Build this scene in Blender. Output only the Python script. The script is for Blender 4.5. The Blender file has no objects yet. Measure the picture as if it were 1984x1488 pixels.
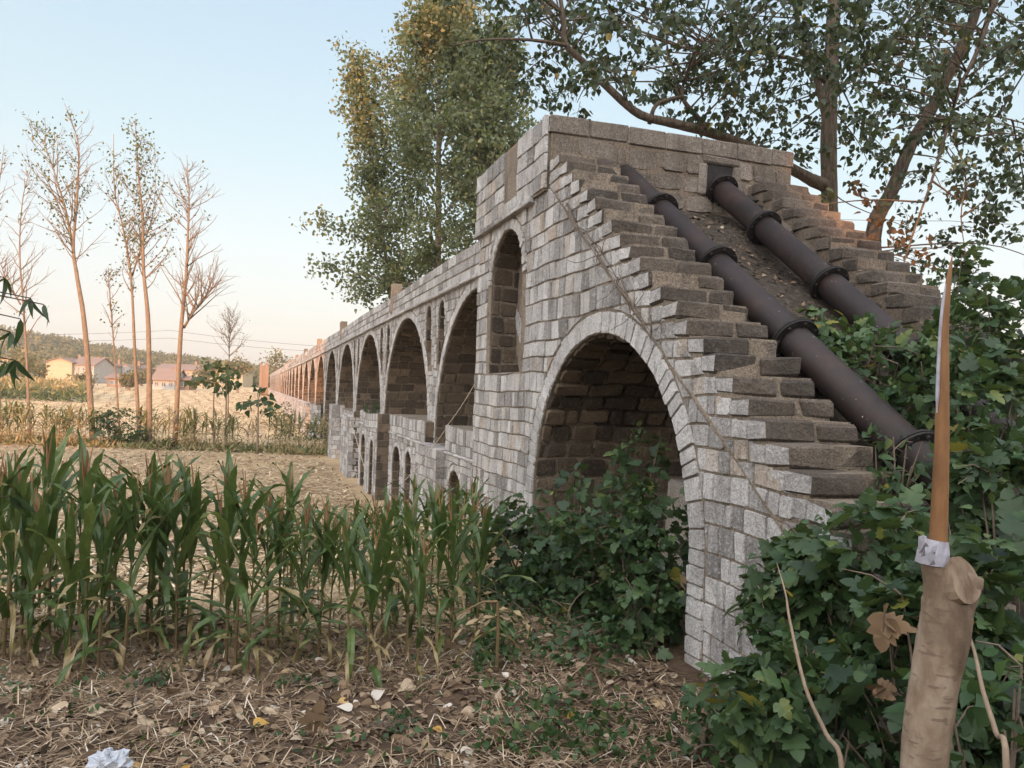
import bpy, bmesh, math, random
import numpy as np
from mathutils import Vector, Matrix

random.seed(7)
RNG = np.random.default_rng(11)
S = bpy.context.scene
COL = S.collection
R = math.radians

# ------------------------------------------------------------------ camera
F = 1490.0
CAM = np.array([0, 0, 2.0])
_y, _p, _r = R(18.45), R(.69), R(2.0)
f0 = np.array([math.sin(_y), math.cos(_y), 0]); r0 = np.array([math.cos(_y), -math.sin(_y), 0]); ZZ = np.array([0, 0, 1.])
FW = f0*math.cos(_p)+ZZ*math.sin(_p); _U = ZZ*math.cos(_p)-f0*math.sin(_p)
RT = r0*math.cos(_r)+_U*math.sin(_r); UP = _U*math.cos(_r)-r0*math.sin(_r)
cam = bpy.data.cameras.new('camera'); co = bpy.data.objects.new('camera', cam); COL.objects.link(co)
cam.sensor_width = 36; cam.lens = F/1984*36; cam.clip_end = 3000; cam.clip_start = .05
co.matrix_world = Matrix(((RT[0], UP[0], -FW[0], CAM[0]), (RT[1], UP[1], -FW[1], CAM[1]), (RT[2], UP[2], -FW[2], CAM[2]), (0, 0, 0, 1)))
S.camera = co

def ray(px, py): return FW+RT*(px-992)/F-UP*(py-744)/F
def P(px, py, t): return CAM+ray(px, py)*t          # a point measured in the photograph at a known distance
def onx(px, py, x): d = ray(px, py); return CAM+d*(x/d[0])
def onz(px, py, z): d = ray(px, py); return CAM+d*((z-2)/d[2])

# ------------------------------------------------------------------ materials
def newmat(name):
    m = bpy.data.materials.new(name); m.use_nodes = True
    nt = m.node_tree; b = nt.nodes['Principled BSDF']
    return m, nt, b
def N(nt, t, **k):
    n = nt.nodes.new(t)
    for a, v in k.items():
        if hasattr(n, a): setattr(n, a, v)
        else: n.inputs[a].default_value = v
    return n
def ramp(nt, stops, fac):
    n = nt.nodes.new('ShaderNodeValToRGB'); e = n.color_ramp.elements
    while len(e) < len(stops): e.new(.5)
    for i, (p, c) in enumerate(stops): e[i].position = p; e[i].color = (*c, 1)
    nt.links.new(fac, n.inputs[0]); return n.outputs[0]
def noise(nt, scale, detail=6, rough=.6, vec=None, out=0, dist=0):
    n = N(nt, 'ShaderNodeTexNoise'); n.inputs['Scale'].default_value = scale; n.inputs['Detail'].default_value = detail
    n.inputs['Roughness'].default_value = rough; n.inputs['Distortion'].default_value = dist
    if vec is not None: nt.links.new(vec, n.inputs['Vector'])
    return n.outputs[out]
def objvec(nt, scale=None):
    tc = N(nt, 'ShaderNodeTexCoord'); o = tc.outputs['Object']
    if scale:
        mp = N(nt, 'ShaderNodeMapping'); mp.inputs['Scale'].default_value = scale; nt.links.new(o, mp.inputs[0]); o = mp.outputs[0]
    return o
def mix(nt, a, b, fac, mode='MIX'):
    n = N(nt, 'ShaderNodeMix'); n.data_type = 'RGBA'; n.blend_type = mode
    for s, v in ((6, a), (7, b), (0, fac)):
        if hasattr(v, 'is_linked'): nt.links.new(v, n.inputs[s])
        elif isinstance(v, (int, float)): n.inputs[s].default_value = v
        else: n.inputs[s].default_value = (*v, 1)
    return n.outputs[2]
def mathn(nt, op, a, b=0, clamp=False):
    n = N(nt, 'ShaderNodeMath'); n.operation = op; n.use_clamp = clamp
    for i, v in enumerate((a, b)):
        if hasattr(v, 'is_linked'): nt.links.new(v, n.inputs[i])
        else: n.inputs[i].default_value = v
    return n.outputs[0]
def bump(nt, b, h, strength, dist):
    n = N(nt, 'ShaderNodeBump'); n.inputs['Strength'].default_value = strength; n.inputs['Distance'].default_value = dist
    nt.links.new(h, n.inputs['Height']); nt.links.new(n.outputs[0], b.inputs['Normal'])
def attr(nt, name='tone'):
    n = N(nt, 'ShaderNodeAttribute'); n.attribute_name = name; return n.outputs['Fac']

def stone_mat(name, stops, stain, stain_col, lichen=(.5, .48, .45), rough=.85, grain=.6, speck=0.25, bs=1.0):
    m, nt, b = newmat(name); v = objvec(nt)
    base = ramp(nt, stops, attr(nt))
    g = noise(nt, 60, 3, .7, v); g2 = noise(nt, 24, 5, .7, v); g3 = noise(nt, 3.2, 7, .65, v, dist=.6)
    c = mix(nt, base, (.04, .035, .03), mathn(nt, 'MULTIPLY', ramp(nt, [(.46, (0,)*3), (.60, (1,)*3)], g), grain))
    c = mix(nt, c, lichen, mathn(nt, 'MULTIPLY', ramp(nt, [(.52, (0,)*3), (.62, (1,)*3)], g2), speck))
    c = mix(nt, c, stain_col, mathn(nt, 'MULTIPLY', ramp(nt, [(.5, (0,)*3), (.68, (1,)*3)], g3), stain))
    g4 = noise(nt, .9, 5, .6, v, dist=.4)
    c = mix(nt, c, (.10, .075, .05), mathn(nt, 'MULTIPLY', ramp(nt, [(.5, (0,)*3), (.7, (1,)*3)], g4), stain*.55))
    g5 = noise(nt, 1.9, 6, .65, objvec(nt, (2.6, 2.6, .42)))
    c = mix(nt, c, (.055, .045, .037), mathn(nt, 'MULTIPLY', ramp(nt, [(.52, (0,)*3), (.68, (1,)*3)], g5), stain*.9))
    nt.links.new(c, b.inputs['Base Color']); b.inputs['Roughness'].default_value = rough
    b.inputs['Specular IOR Level'].default_value = .25
    h = mathn(nt, 'ADD', mathn(nt, 'MULTIPLY', g, .35), mathn(nt, 'MULTIPLY', g2, .9))
    bump(nt, b, h, .9*bs, .03)
    return m
M = {}
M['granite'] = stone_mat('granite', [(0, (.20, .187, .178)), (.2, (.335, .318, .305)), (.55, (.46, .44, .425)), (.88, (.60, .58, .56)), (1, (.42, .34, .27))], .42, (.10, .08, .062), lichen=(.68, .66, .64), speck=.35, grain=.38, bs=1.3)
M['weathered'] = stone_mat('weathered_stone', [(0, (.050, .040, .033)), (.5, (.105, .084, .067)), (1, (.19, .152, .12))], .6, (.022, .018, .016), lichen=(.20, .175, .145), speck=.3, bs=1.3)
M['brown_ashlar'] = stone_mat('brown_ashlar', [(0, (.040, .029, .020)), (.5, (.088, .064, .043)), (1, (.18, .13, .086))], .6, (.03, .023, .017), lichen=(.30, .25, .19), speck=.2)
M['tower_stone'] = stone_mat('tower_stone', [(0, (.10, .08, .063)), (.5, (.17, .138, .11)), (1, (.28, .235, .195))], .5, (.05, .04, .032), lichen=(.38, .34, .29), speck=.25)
M['mortar'] = stone_mat('mortar', [(0, (.21, .165, .122)), (1, (.27, .215, .16))], .6, (.05, .04, .03), speck=.15)
M['mortar_dark'] = stone_mat('mortar_dark', [(0, (.06, .045, .033)), (1, (.1, .08, .06))], .5, (.03, .025, .02), speck=.1)
M['mud'] = stone_mat('clay_mortar', [(0, (.16, .12, .085)), (1, (.22, .165, .12))], .5, (.10, .075, .055), speck=.1)
M['plaque'] = stone_mat('plaque_stone', [(0, (.30, .21, .14)), (1, (.36, .26, .18))], .3, (.16, .11, .075), speck=.1)
M['concrete'] = stone_mat('concrete', [(0, (.36, .33, .30)), (1, (.45, .40, .35))], .25, (.2, .16, .12), speck=.1)

def leaf_mat(name, stops, trans=.3, rough=.5, spec=.35, nscale=14, var=.25):
    m, nt, b = newmat(name)
    c = ramp(nt, stops, attr(nt))
    nz = noise(nt, nscale, 3, .6, objvec(nt))
    c = mix(nt, c, (.02, .035, .012), mathn(nt, 'MULTIPLY', nz, var))
    nt.links.new(c, b.inputs['Base Color']); b.inputs['Roughness'].default_value = rough; b.inputs['Specular IOR Level'].default_value = spec
    t = N(nt, 'ShaderNodeBsdfTranslucent'); nt.links.new(mix(nt, c, (.35, .45, .08), .25), t.inputs[0])
    ms = N(nt, 'ShaderNodeMixShader'); ms.inputs[0].default_value = trans
    nt.links.new(b.outputs[0], ms.inputs[1]); nt.links.new(t.outputs[0], ms.inputs[2])
    nt.links.new(ms.outputs[0], nt.nodes['Material Output'].inputs[0])
    return m
def plain_mat(name, stops, scale=8, rough=.8, bs=.4, bd=.01, spec=.2, stretch=None, metal=0):
    m, nt, b = newmat(name); v = objvec(nt, stretch)
    nz = noise(nt, scale, 6, .65, v)
    nt.links.new(ramp(nt, stops, nz), b.inputs['Base Color']); b.inputs['Roughness'].default_value = rough
    b.inputs['Specular IOR Level'].default_value = spec; b.inputs['Metallic'].default_value = metal
    bump(nt, b, nz, bs, bd); return m
def tone_mat(name, stops, rough=.8, scale=30, dark=.3, bs=.3, spec=.15):
    m, nt, b = newmat(name); nz = noise(nt, scale, 4, .6, objvec(nt))
    c = mix(nt, ramp(nt, stops, attr(nt)), (.03, .025, .02), mathn(nt, 'MULTIPLY', nz, dark))
    nt.links.new(c, b.inputs['Base Color']); b.inputs['Roughness'].default_value = rough; b.inputs['Specular IOR Level'].default_value = spec
    bump(nt, b, nz, bs, .01); return m

GREEN = [(0, (.012, .026, .012)), (.5, (.030, .060, .022)), (.86, (.075, .12, .045)), (.95, (.18, .18, .035)), (1, (.36, .25, .04))]
M['mulberry'] = leaf_mat('broad_leaf', GREEN, .25)
M['herb'] = leaf_mat('herb_leaf', [(0, (.015, .038, .014)), (.8, (.040, .085, .026)), (1, (.10, .13, .04))], .25)
M['poplar_leaf'] = leaf_mat('poplar_leaf', [(0, (.075, .095, .048)), (.6, (.155, .170, .080)), (.85, (.23, .225, .095)), (1, (.33, .27, .10))], .35)
M['cotton_leaf'] = leaf_mat('crown_leaf', [(0, (.020, .032, .016)), (.6, (.044, .062, .024)), (.88, (.09, .105, .034)), (1, (.28, .18, .035))], .15)
M['dead_leaf'] = leaf_mat('dead_leaf', [(0, (.09, .055, .035)), (1, (.22, .14, .085))], .15, .8, .1)
M['bare_leaf'] = leaf_mat('sparse_leaf', [(0, (.05, .075, .03)), (.7, (.12, .13, .04)), (1, (.25, .2, .05))], .3)
M['maize'] = leaf_mat('maize_leaf', [(0, (.030, .058, .018)), (.55, (.070, .112, .030)), (.8, (.14, .17, .05)), (.9, (.26, .20, .09)), (1, (.38, .28, .16))], .25, .40, .4, nscale=6)
M['maize_far'] = leaf_mat('maize_far_leaf', [(0, (.05, .08, .03)), (.35, (.11, .13, .05)), (.6, (.30, .235, .11)), (1, (.38, .28, .15))], .25)
M['stalk'] = tone_mat('maize_stalk', [(0, (.075, .10, .035)), (.5, (.135, .105, .042)), (1, (.16, .105, .055))], .6)
M['tassel'] = tone_mat('maize_tassel', [(0, (.20, .095, .045)), (1, (.33, .20, .10))], .8)
M['bark_dark'] = plain_mat('dark_bark', [(.3, (.05, .038, .028)), (.6, (.15, .112, .08)), (.8, (.22, .17, .125))], 9, .9, .9, .05, stretch=(3, 3, .5))
M['bark_pale'] = plain_mat('pale_bark', [(.3, (.13, .095, .065)), (.6, (.22, .165, .115)), (.8, (.30, .235, .17))], 7, .9, .6, .02, stretch=(2, 2, .6))
M['twig'] = plain_mat('twig', [(.3, (.08, .06, .045)), (.7, (.16, .12, .09))], 20, .9)
M['straw'] = tone_mat('straw', [(0, (.11, .072, .045)), (.5, (.27, .19, .118)), (.85, (.47, .36, .24)), (1, (.60, .52, .42))], .8, dark=.2)
M['field_straw'] = tone_mat('field_straw', [(0, (.17, .11, .062)), (.5, (.40, .285, .165)), (.9, (.60, .46, .28)), (1, (.66, .55, .40))], .8, dark=.15)
M['litter'] = tone_mat('litter_leaf', [(0, (.06, .04, .028)), (.45, (.17, .115, .07)), (.75, (.32, .23, .15)), (.9, (.42, .34, .25)), (.97, (.38, .22, .04)), (1, (.52, .47, .40))], .75, dark=.35)

# iron pipe
def pipe_mat():
    m, nt, b = newmat('rusty_iron'); v = objvec(nt)
    n1 = noise(nt, 2.5, 8, .7, v); n2 = noise(nt, 55, 2, .5, v); n3 = noise(nt, 5, 3, .5, v)
    c = ramp(nt, [(.3, (.013, .0095, .009)), (.52, (.021, .014, .013)), (.66, (.034, .020, .016)), (.8, (.075, .036, .022))], n1)
    sp = mathn(nt, 'MULTIPLY', ramp(nt, [(.73, (0,)*3), (.75, (1,)*3)], n2), ramp(nt, [(.45, (0,)*3), (.6, (1,)*3)], n3))
    c = mix(nt, c, (.55, .52, .48), sp)
    nt.links.new(c, b.inputs['Base Color']); b.inputs['Roughness'].default_value = .6; b.inputs['Specular IOR Level'].default_value = .3
    bump(nt, b, n1, .25, .01); return m
M['pipe'] = pipe_mat()
M['flange'] = plain_mat('iron_and_hole_shade', [(.3, (.012, .010, .010)), (.7, (.03, .024, .022))], 20, .7)  # also paints the shade in the tower's pipe hole

def ground_mat():
    m, nt, b = newmat('stubble_soil'); v = objvec(nt)
    a = noise(nt, .35, 6, .6, v); f = noise(nt, 9, 8, .75, v); g = noise(nt, 60, 4, .7, v)
    c = ramp(nt, [(.3, (.27, .18, .105)), (.5, (.44, .315, .185)), (.7, (.58, .43, .265))], f)
    c = mix(nt, c, (.20, .135, .09), mathn(nt, 'MULTIPLY', ramp(nt, [(.45, (0,)*3), (.65, (1,)*3)], a), .4))
    c = mix(nt, c, (.60, .47, .30), mathn(nt, 'MULTIPLY', ramp(nt, [(.55, (0,)*3), (.7, (1,)*3)], g), .5))
    # darker bare earth on the near bank
    sx = N(nt, 'ShaderNodeSeparateXYZ'); nt.links.new(v, sx.inputs[0])
    near = mathn(nt, 'SUBTRACT', 1, mathn(nt, 'DIVIDE', mathn(nt, 'SUBTRACT', sx.outputs[1], 5.0), 2.5, True), True)
    e = ramp(nt, [(.3, (.050, .033, .022)), (.55, (.11, .074, .050)), (.75, (.21, .148, .10))], noise(nt, 14, 8, .7, v))
    c = mix(nt, c, e, near)
    # pale harvested rows in the far field
    w = N(nt, 'ShaderNodeTexWave'); w.inputs['Scale'].default_value = .16; w.inputs['Distortion'].default_value = 7; w.inputs['Detail'].default_value = 4
    w.inputs['Detail Scale'].default_value = 1.2
    nt.links.new(v, w.inputs[0])
    far = mathn(nt, 'DIVIDE', mathn(nt, 'SUBTRACT', sx.outputs[1], 42), 8, True)
    c = mix(nt, c, (.62, .48, .27), mathn(nt, 'MULTIPLY', mathn(nt, 'MULTIPLY', ramp(nt, [(.6, (0,)*3), (.9, (1,)*3)], w.outputs[1]), far), .5))
    nt.links.new(c, b.inputs['Base Color']); b.inputs['Roughness'].default_value = .95; b.inputs['Specular IOR Level'].default_value = .1
    bump(nt, b, mathn(nt, 'ADD', f, mathn(nt, 'MULTIPLY', g, .4)), .8, .05); return m
M['ground'] = ground_mat()

# ------------------------------------------------------------------ mesh helpers
class Buf:
    def __init__(s): s.v = []; s.f = []; s.t = []; s.m = []; s.n = 0
    def add(s, verts, faces, tone=.5, mi=0):
        verts = np.asarray(verts, float).reshape(-1, 3); k = s.n
        s.v.append(verts); s.n += len(verts)
        for f in faces: s.f.append([i+k for i in f])
        s.t += [tone]*len(faces) if np.isscalar(tone) else list(tone)
        s.m += [mi]*len(faces)
    def build(s, name, mats, parent=None, smooth=False):
        me = bpy.data.meshes.new(name)
        vv = np.concatenate(s.v) if s.v else np.zeros((0, 3))
        me.from_pydata(vv.tolist(), [], s.f)
        mats = mats if isinstance(mats, (list, tuple)) else [mats]
        for q in mats: me.materials.append(q)
        if any(s.m): me.polygons.foreach_set('material_index', s.m)
        a = me.attributes.new('tone', 'FLOAT', 'FACE'); a.data.foreach_set('value', np.asarray(s.t, np.float32))
        if smooth: me.polygons.foreach_set('use_smooth', [True]*len(s.f))
        o = bpy.data.objects.new(name, me); COL.objects.link(o)
        if parent: o.parent = parent
        return o

def soup(name, V, Fc, T, mat, parent=None, smooth=False):
    """V (n,3), Fc list of equal-length faces as array (m,k), T (m,)"""
    me = bpy.data.meshes.new(name); m, k = Fc.shape
    me.vertices.add(len(V)); me.vertices.foreach_set('co', V.astype(np.float32).ravel())
    me.loops.add(m*k); me.loops.foreach_set('vertex_index', Fc.astype(np.int32).ravel())
    me.polygons.add(m); me.polygons.foreach_set('loop_start', np.arange(0, m*k, k, dtype=np.int32))
    me.polygons.foreach_set('loop_total', np.full(m, k, np.int32))
    me.materials.append(mat)
    a = me.attributes.new('tone', 'FLOAT', 'FACE'); a.data.foreach_set('value', T.astype(np.float32))
    if smooth: me.polygons.foreach_set('use_smooth', np.ones(m, bool))
    me.update(calc_edges=True); me.validate()
    o = bpy.data.objects.new(name, me); COL.objects.link(o)
    if parent: o.parent = parent
    return o

def tag(o, label=None, cat=None, group=None, kind=None):
    if label: o['label'] = label
    if cat: o['category'] = cat
    if group: o['group'] = group
    if kind: o['kind'] = kind
    return o
def thing(name, loc, label, cat, group=None):
    o = bpy.data.objects.new(name, None); COL.objects.link(o); o.location = loc; o.empty_display_size = .2
    return tag(o, label, cat, group)
def reparent(o, root):            # parts are modelled in world coordinates; keep them there under their Empty
    o.parent = root; o.matrix_parent_inverse = Matrix.Translation(-Vector(root.location))

def tube(buf, pts, rads, n=6, tone=.5, mi=0, cap=True, lump=0):
    pts = np.asarray(pts, float); k = len(pts)
    if np.isscalar(rads): rads = [rads]*k
    tg = np.gradient(pts, axis=0); tg /= np.linalg.norm(tg, axis=1)[:, None]+1e-9
    a = np.cross(tg[0], [0, 0, 1.]);
    if np.linalg.norm(a) < 1e-3: a = np.array([1., 0, 0])
    V = []
    th = np.arange(n)*2*math.pi/n
    for i in range(k):
        a = a-tg[i]*(a@tg[i]); a /= np.linalg.norm(a)+1e-9; b = np.cross(tg[i], a)
        rr = rads[i]*(1+(RNG.uniform(-lump, lump, n) if lump else 0))
        V.append(pts[i]+np.outer(np.cos(th)*rr, a)+np.outer(np.sin(th)*rr, b))
    fs = [[i*n+j, i*n+(j+1) % n, (i+1)*n+(j+1) % n, (i+1)*n+j] for i in range(k-1) for j in range(n)]
    if cap: fs += [list(range(n))[::-1], [(k-1)*n+j for j in range(n)]]
    buf.add(np.concatenate(V), fs, tone, mi)

def smooth_path(pts, n=4):
    """Catmull-Rom through the points"""
    p = np.asarray(pts, float); p = np.vstack([2*p[0]-p[1], p, 2*p[-1]-p[-2]]); out = []
    for i in range(1, len(p)-2):
        for s in np.linspace(0, 1, n, endpoint=False):
            out.append(.5*(2*p[i]+(p[i+1]-p[i-1])*s+(2*p[i-1]-5*p[i]+4*p[i+1]-p[i+2])*s*s+(3*p[i]-p[i-1]-3*p[i+1]+p[i+2])*s**3))
    out.append(p[-2]); return np.array(out)

# ---- leaf clouds
def tmpl_lobed():
    o = [(0, 0), (.10, -.10), (.24, -.13), (.38, -.04), (.46, .10), (.52, .21), (.44, .26), (.35, .30), (.41, .42), (.46, .57), (.34, .57), (.24, .55), (.24, .68), (.17, .85), (0, 1.05)]
    return _fold(o)
def tmpl_ovate(): return _fold([(0, 0), (.20, .01), (.33, .13), (.36, .28), (.30, .46), (.18, .67), (.07, .85), (0, 1.0)])
def tmpl_lance(): return _fold([(0, 0), (.10, .15), (.13, .4), (.07, .75), (0, 1.0)], curl=.35)
def tmpl_small(): return np.array([(0, 0, 0), (.32, .35, .05), (0, 1, -.04), (-.32, .35, .05)]), [[0, 1, 2, 3]]
def _fold(half, curl=.18):
    """a leaf from one half of its outline, folded along the midrib and curling at the tip"""
    h = [tuple(p) for p in half]; k = len(h); my = [0.]
    for i in range(1, k): my.append(min(1., max(my[-1]+.02, h[i][1]-.12 if i < k-1 else 1.)))
    V = [(0, y, -curl*y*y) for y in my]; fs = []
    for s in (1, -1):
        ids = [0]
        for x, y in h[1:-1]: V.append((s*x, y, .30*abs(x)-curl*y*y-.35*abs(x)**2)); ids.append(len(V)-1)
        ids.append(k-1)
        for i in range(k-1):
            for t in ([ids[i], ids[i+1], i+1], [ids[i], i+1, i]):
                if len(set(t)) == 3: fs.append(t if s > 0 else t[::-1])
    return np.array(V, float), fs
TL = dict(lobed=tmpl_lobed(), ovate=tmpl_ovate(), lance=tmpl_lance(), small=tmpl_small())

def rotmats(d, nrm):
    """y axis along d, z near nrm"""
    d = d/(np.linalg.norm(d, axis=1)[:, None]+1e-9)
    x = np.cross(d, nrm); x /= np.linalg.norm(x, axis=1)[:, None]+1e-9
    z = np.cross(x, d); return np.stack([x, d, z], axis=2)
def leaves(name, kind, pos, d, nrm, size, tone, mat, parent=None):
    tv, tf = TL[kind]; n = len(pos)
    Rm = rotmats(d, nrm); V = np.einsum('nij,kj->nki', Rm, tv)*size[:, None, None]+pos[:, None, :]
    tf = np.array([f if len(f) == len(tf[0]) else f for f in tf]); k = len(tv)
    Fc = (tf[None]+(np.arange(n)*k)[:, None, None]).reshape(-1, tf.shape[1])
    T = np.repeat(tone, len(tf)); T = np.where(T < .9, np.clip(T+np.tile(np.linspace(-.05, .07, len(tf)), n), 0, .9), T)
    return soup(name, V.reshape(-1, 3), Fc, T, mat, parent, kind != 'small')
def rdir(n, zbias=0, zs=1.):
    d = RNG.normal(size=(n, 3)); d[:, 2] = d[:, 2]*zs+zbias; return d/np.linalg.norm(d, axis=1)[:, None]
def tones(n, mu=.45, sd=.22, yellow=.03):
    t = np.clip(RNG.normal(mu, sd, n), 0, .88); y = RNG.random(n) < yellow*.5; t[y] = RNG.uniform(.92, 1, y.sum()); return t

# ------------------------------------------------------------------ terrain
def vnoise(x, y, s=1., seed=0):
    x = np.asarray(x, float)*s+seed*17.3; y = np.asarray(y, float)*s-seed*9.1
    return (np.sin(x*1.3+1.7*np.sin(y*.7))+np.sin(y*1.9+1.3*np.sin(x*.9+2))+.5*np.sin(x*3.1-y*2.3)+.5*np.sin(x*2.2+y*3.7+1))/3
def sstep(a, b, x): t = np.clip((np.asarray(x, float)-a)/(b-a), 0, 1); return t*t*(3-2*t)
def gz(x, y):
    """ground height: near bank at 0, field 1.25 m lower, rising gently to the village and the wooded hill"""
    x = np.asarray(x, float); y = np.asarray(y, float)
    edge = 6.6+np.clip(x-1.0, 0, 3)*2.2
    z = -1.25*sstep(0, 6.5, y-edge)
    z = z+.045*vnoise(x, y, .8)*(y < 30)+.02*vnoise(x, y, 3.1, 2)*(y < 14)
    z = z+2.2*sstep(60, 260, y)
    az = np.degrees(np.arctan2(x, np.maximum(y, 1)))          # to the left negative
    dist = np.hypot(x, y)
    return z+sstep(280, 560, dist)*np.interp(az, [-30, -16, -11, -8, -4, 0, 4, 40], [27, 26, 20, 16, 13, 9, 7, 6])*(y > 0)
xs = np.concatenate([np.linspace(-700, -60, 60), np.linspace(-58, -12, 40), np.arange(-11.5, 14, .25), np.linspace(15, 80, 30), np.linspace(90, 900, 30)])
ys = np.concatenate([np.linspace(-120, -5, 12), np.arange(-4, 18, .25), np.linspace(18.6, 60, 60), np.linspace(62, 260, 50), np.linspace(268, 900, 50)])
GX, GY = np.meshgrid(xs, ys, indexing='ij'); GZ = gz(GX, GY)
V = np.stack([GX, GY, GZ], -1).reshape(-1, 3); ny = len(ys)
ii, jj = np.meshgrid(np.arange(len(xs)-1), np.arange(ny-1), indexing='ij'); q = (ii*ny+jj).ravel()
tag(soup('ground', V, np.stack([q, q+ny, q+ny+1, q+1], 1), np.full(len(q), .5), M['ground'], smooth=True), 'stubble field and earth bank', None, None, 'structure')

# ------------------------------------------------------------------ masonry
def clip_half(poly, nx, ny_, d):
    out = []
    for i in range(len(poly)):
        a, b = poly[i], poly[(i+1) % len(poly)]
        da, db = a[0]*nx+a[1]*ny_-d, b[0]*nx+b[1]*ny_-d
        if da >= 0: out.append(a)
        if (da >= 0) != (db >= 0):
            t = da/(da-db); out.append((a[0]+(b[0]-a[0])*t, a[1]+(b[1]-a[1])*t))
    return out
def area(p): return .5*sum(p[i][0]*p[(i+1) % len(p)][1]-p[(i+1) % len(p)][0]*p[i][1] for i in range(len(p)))
def inset(p, d):
    if area(p) < 0: p = p[::-1]
    q = p
    for i in range(len(p)):
        a, b = p[i], p[(i+1) % len(p)]; ex, ey = b[0]-a[0], b[1]-a[1]; l = math.hypot(ex, ey)
        if l < 1e-5: continue
        nx, ny_ = -ey/l, ex/l
        q = clip_half(q, nx, ny_, a[0]*nx+a[1]*ny_+d)
        if len(q) < 3: return None
    return q if abs(area(q)) > 6e-4 else None
def chop(p, c):
    """knock the corners off"""
    out = []
    n = len(p)
    for i in range(n):
        a, b, e = p[i-1], p[i], p[(i+1) % n]
        k = c*random.uniform(.3, 1.3)
        la, lb = math.dist(a, b), math.dist(b, e)
        if la < 2.4*k or lb < 2.4*k: out.append(b); continue
        out.append((b[0]+(a[0]-b[0])*k/la, b[1]+(a[1]-b[1])*k/la)); out.append((b[0]+(e[0]-b[0])*k/lb, b[1]+(e[1]-b[1])*k/lb))
    return out
def dedupe(p): return [p[i] for i in range(len(p)) if math.dist(p[i], p[i-1]) > .004]
def stone(buf, poly, Mf, h=.015, gap=.0045, bev=.008, tone=None, mi=0, corner=.02):
    poly = dedupe(poly)
    if len(poly) < 3: return
    p0 = inset(poly, gap)
    if not p0: return
    if corner: p0 = chop(dedupe(p0), corner)
    p1 = inset(p0, bev)
    if not p1: return
    p1 = dedupe(p1); p0 = dedupe(p0)
    if len(p1) < 3 or len(p0) < 3: return
    # skirt from p0 to p1 by nearest index, then a slightly tilted, subdivided face
    tone = random.random() if tone is None else tone
    if area(p0) < 0: p0 = p0[::-1]
    if area(p1) < 0: p1 = p1[::-1]
    cx = sum(a[0] for a in p1)/len(p1); cy = sum(a[1] for a in p1)/len(p1)
    tx, ty = random.uniform(-.05, .05), random.uniform(-.05, .05)
    n0, n1 = len(p0), len(p1)
    V = [Mf(a, b, -.012) for a, b in p0]+[Mf(a, b, h+tx*(a-cx)+ty*(b-cy)) for a, b in p1]
    near = [min(range(n1), key=lambda j: math.dist(p0[i], p1[j])) for i in range(n0)]
    fs = []
    for i in range(n0):
        i2 = (i+1) % n0; a, b = near[i], near[i2]
        if a == b: fs.append([i, i2, n0+a]); continue
        fs.append([i, i2, n0+b, n0+a])
    fs.append([n0+j for j in range(n1)])
    buf.add(V, fs, tone, mi)

def convex_ring(pts, off):
    """offset a convex counter-clockwise outline outwards"""
    p = list(pts)
    if area(p) < 0: p = p[::-1]
    n = len(p); out = []
    for i in range(n):
        a, b, c = p[i-1], p[i], p[(i+1) % n]
        d1 = np.array([b[1]-a[1], a[0]-b[0]]); d2 = np.array([c[1]-b[1], b[0]-c[0]])
        m = d1/(np.linalg.norm(d1)+1e-9)+d2/(np.linalg.norm(d2)+1e-9); m /= np.linalg.norm(m)+1e-9
        out.append((b[0]+m[0]*off, b[1]+m[1]*off))
    return out
def edges_of(E):
    out = []
    for i in range(len(E)):
        a, b = E[i], E[(i+1) % len(E)]; ex, ey = b[0]-a[0], b[1]-a[1]; l = math.hypot(ex, ey)
        if l > 1e-6: out.append((ey/l, -ex/l, (a[0]*ey-a[1]*ex)/l))
    return out
def cut_hole(poly, ed, bb):
    if max(p[0] for p in poly) < bb[0] or min(p[0] for p in poly) > bb[1] or max(p[1] for p in poly) < bb[2] or min(p[1] for p in poly) > bb[3]: return poly
    best, be = 0, None
    for nx, ny_, d in ed:
        s = max(p[0]*nx+p[1]*ny_-d for p in poly)
        c = sum(p[0]*nx+p[1]*ny_-d for p in poly)/len(poly)
        sc = c+.3*s
        if s > .02 and (be is None or sc > best): best, be = sc, (nx, ny_, d)
    if be is None: return None
    return clip_half(poly, *be)
def fill(buf, Mf, u0, u1, vs, wr, holes=(), halves=(), h=(.01, .022), gap=.0045, bev=.008, mi=0, tone=None, wob=.010, corner=.010, off=None):
    hs = []
    for E in holes:
        E = list(E)
        if area(E) < 0: E = E[::-1]
        hs.append((edges_of(E), (min(p[0] for p in E), max(p[0] for p in E), min(p[1] for p in E), max(p[1] for p in E))))
    W = lambda u, v: (u+wob*.6*math.sin(v*9.1+u*2.3), v+wob*math.sin(u*2.7+v*1.1)+wob*.5*math.sin(u*7.9+v*3))
    for v0, v1 in zip(vs[:-1], vs[1:]):
        u = u0-random.random()*wr[0]
        while u < u1:
            w = random.uniform(*wr)
            if random.random() < .12: w *= .55
            a, b = max(u, u0), min(u+w, u1); u += w
            if b-a < .03: continue
            poly = [W(a, v0), W((a+b)/2, v0), W(b, v0), W(b, v1), W((a+b)/2, v1), W(a, v1)]
            for ed, bb in hs:
                poly = cut_hole(poly, ed, bb)
                if not poly or len(poly) < 3: break
            if not poly or len(poly) < 3: continue
            for hf in halves:
                poly = clip_half(poly, *hf)
                if len(poly) < 3: break
            if len(poly) < 3 or abs(area(poly)) < .0025: continue
            stone(buf, poly, Mf, random.uniform(*h), gap, bev, None if tone is None else tone(), mi, corner)
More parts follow.
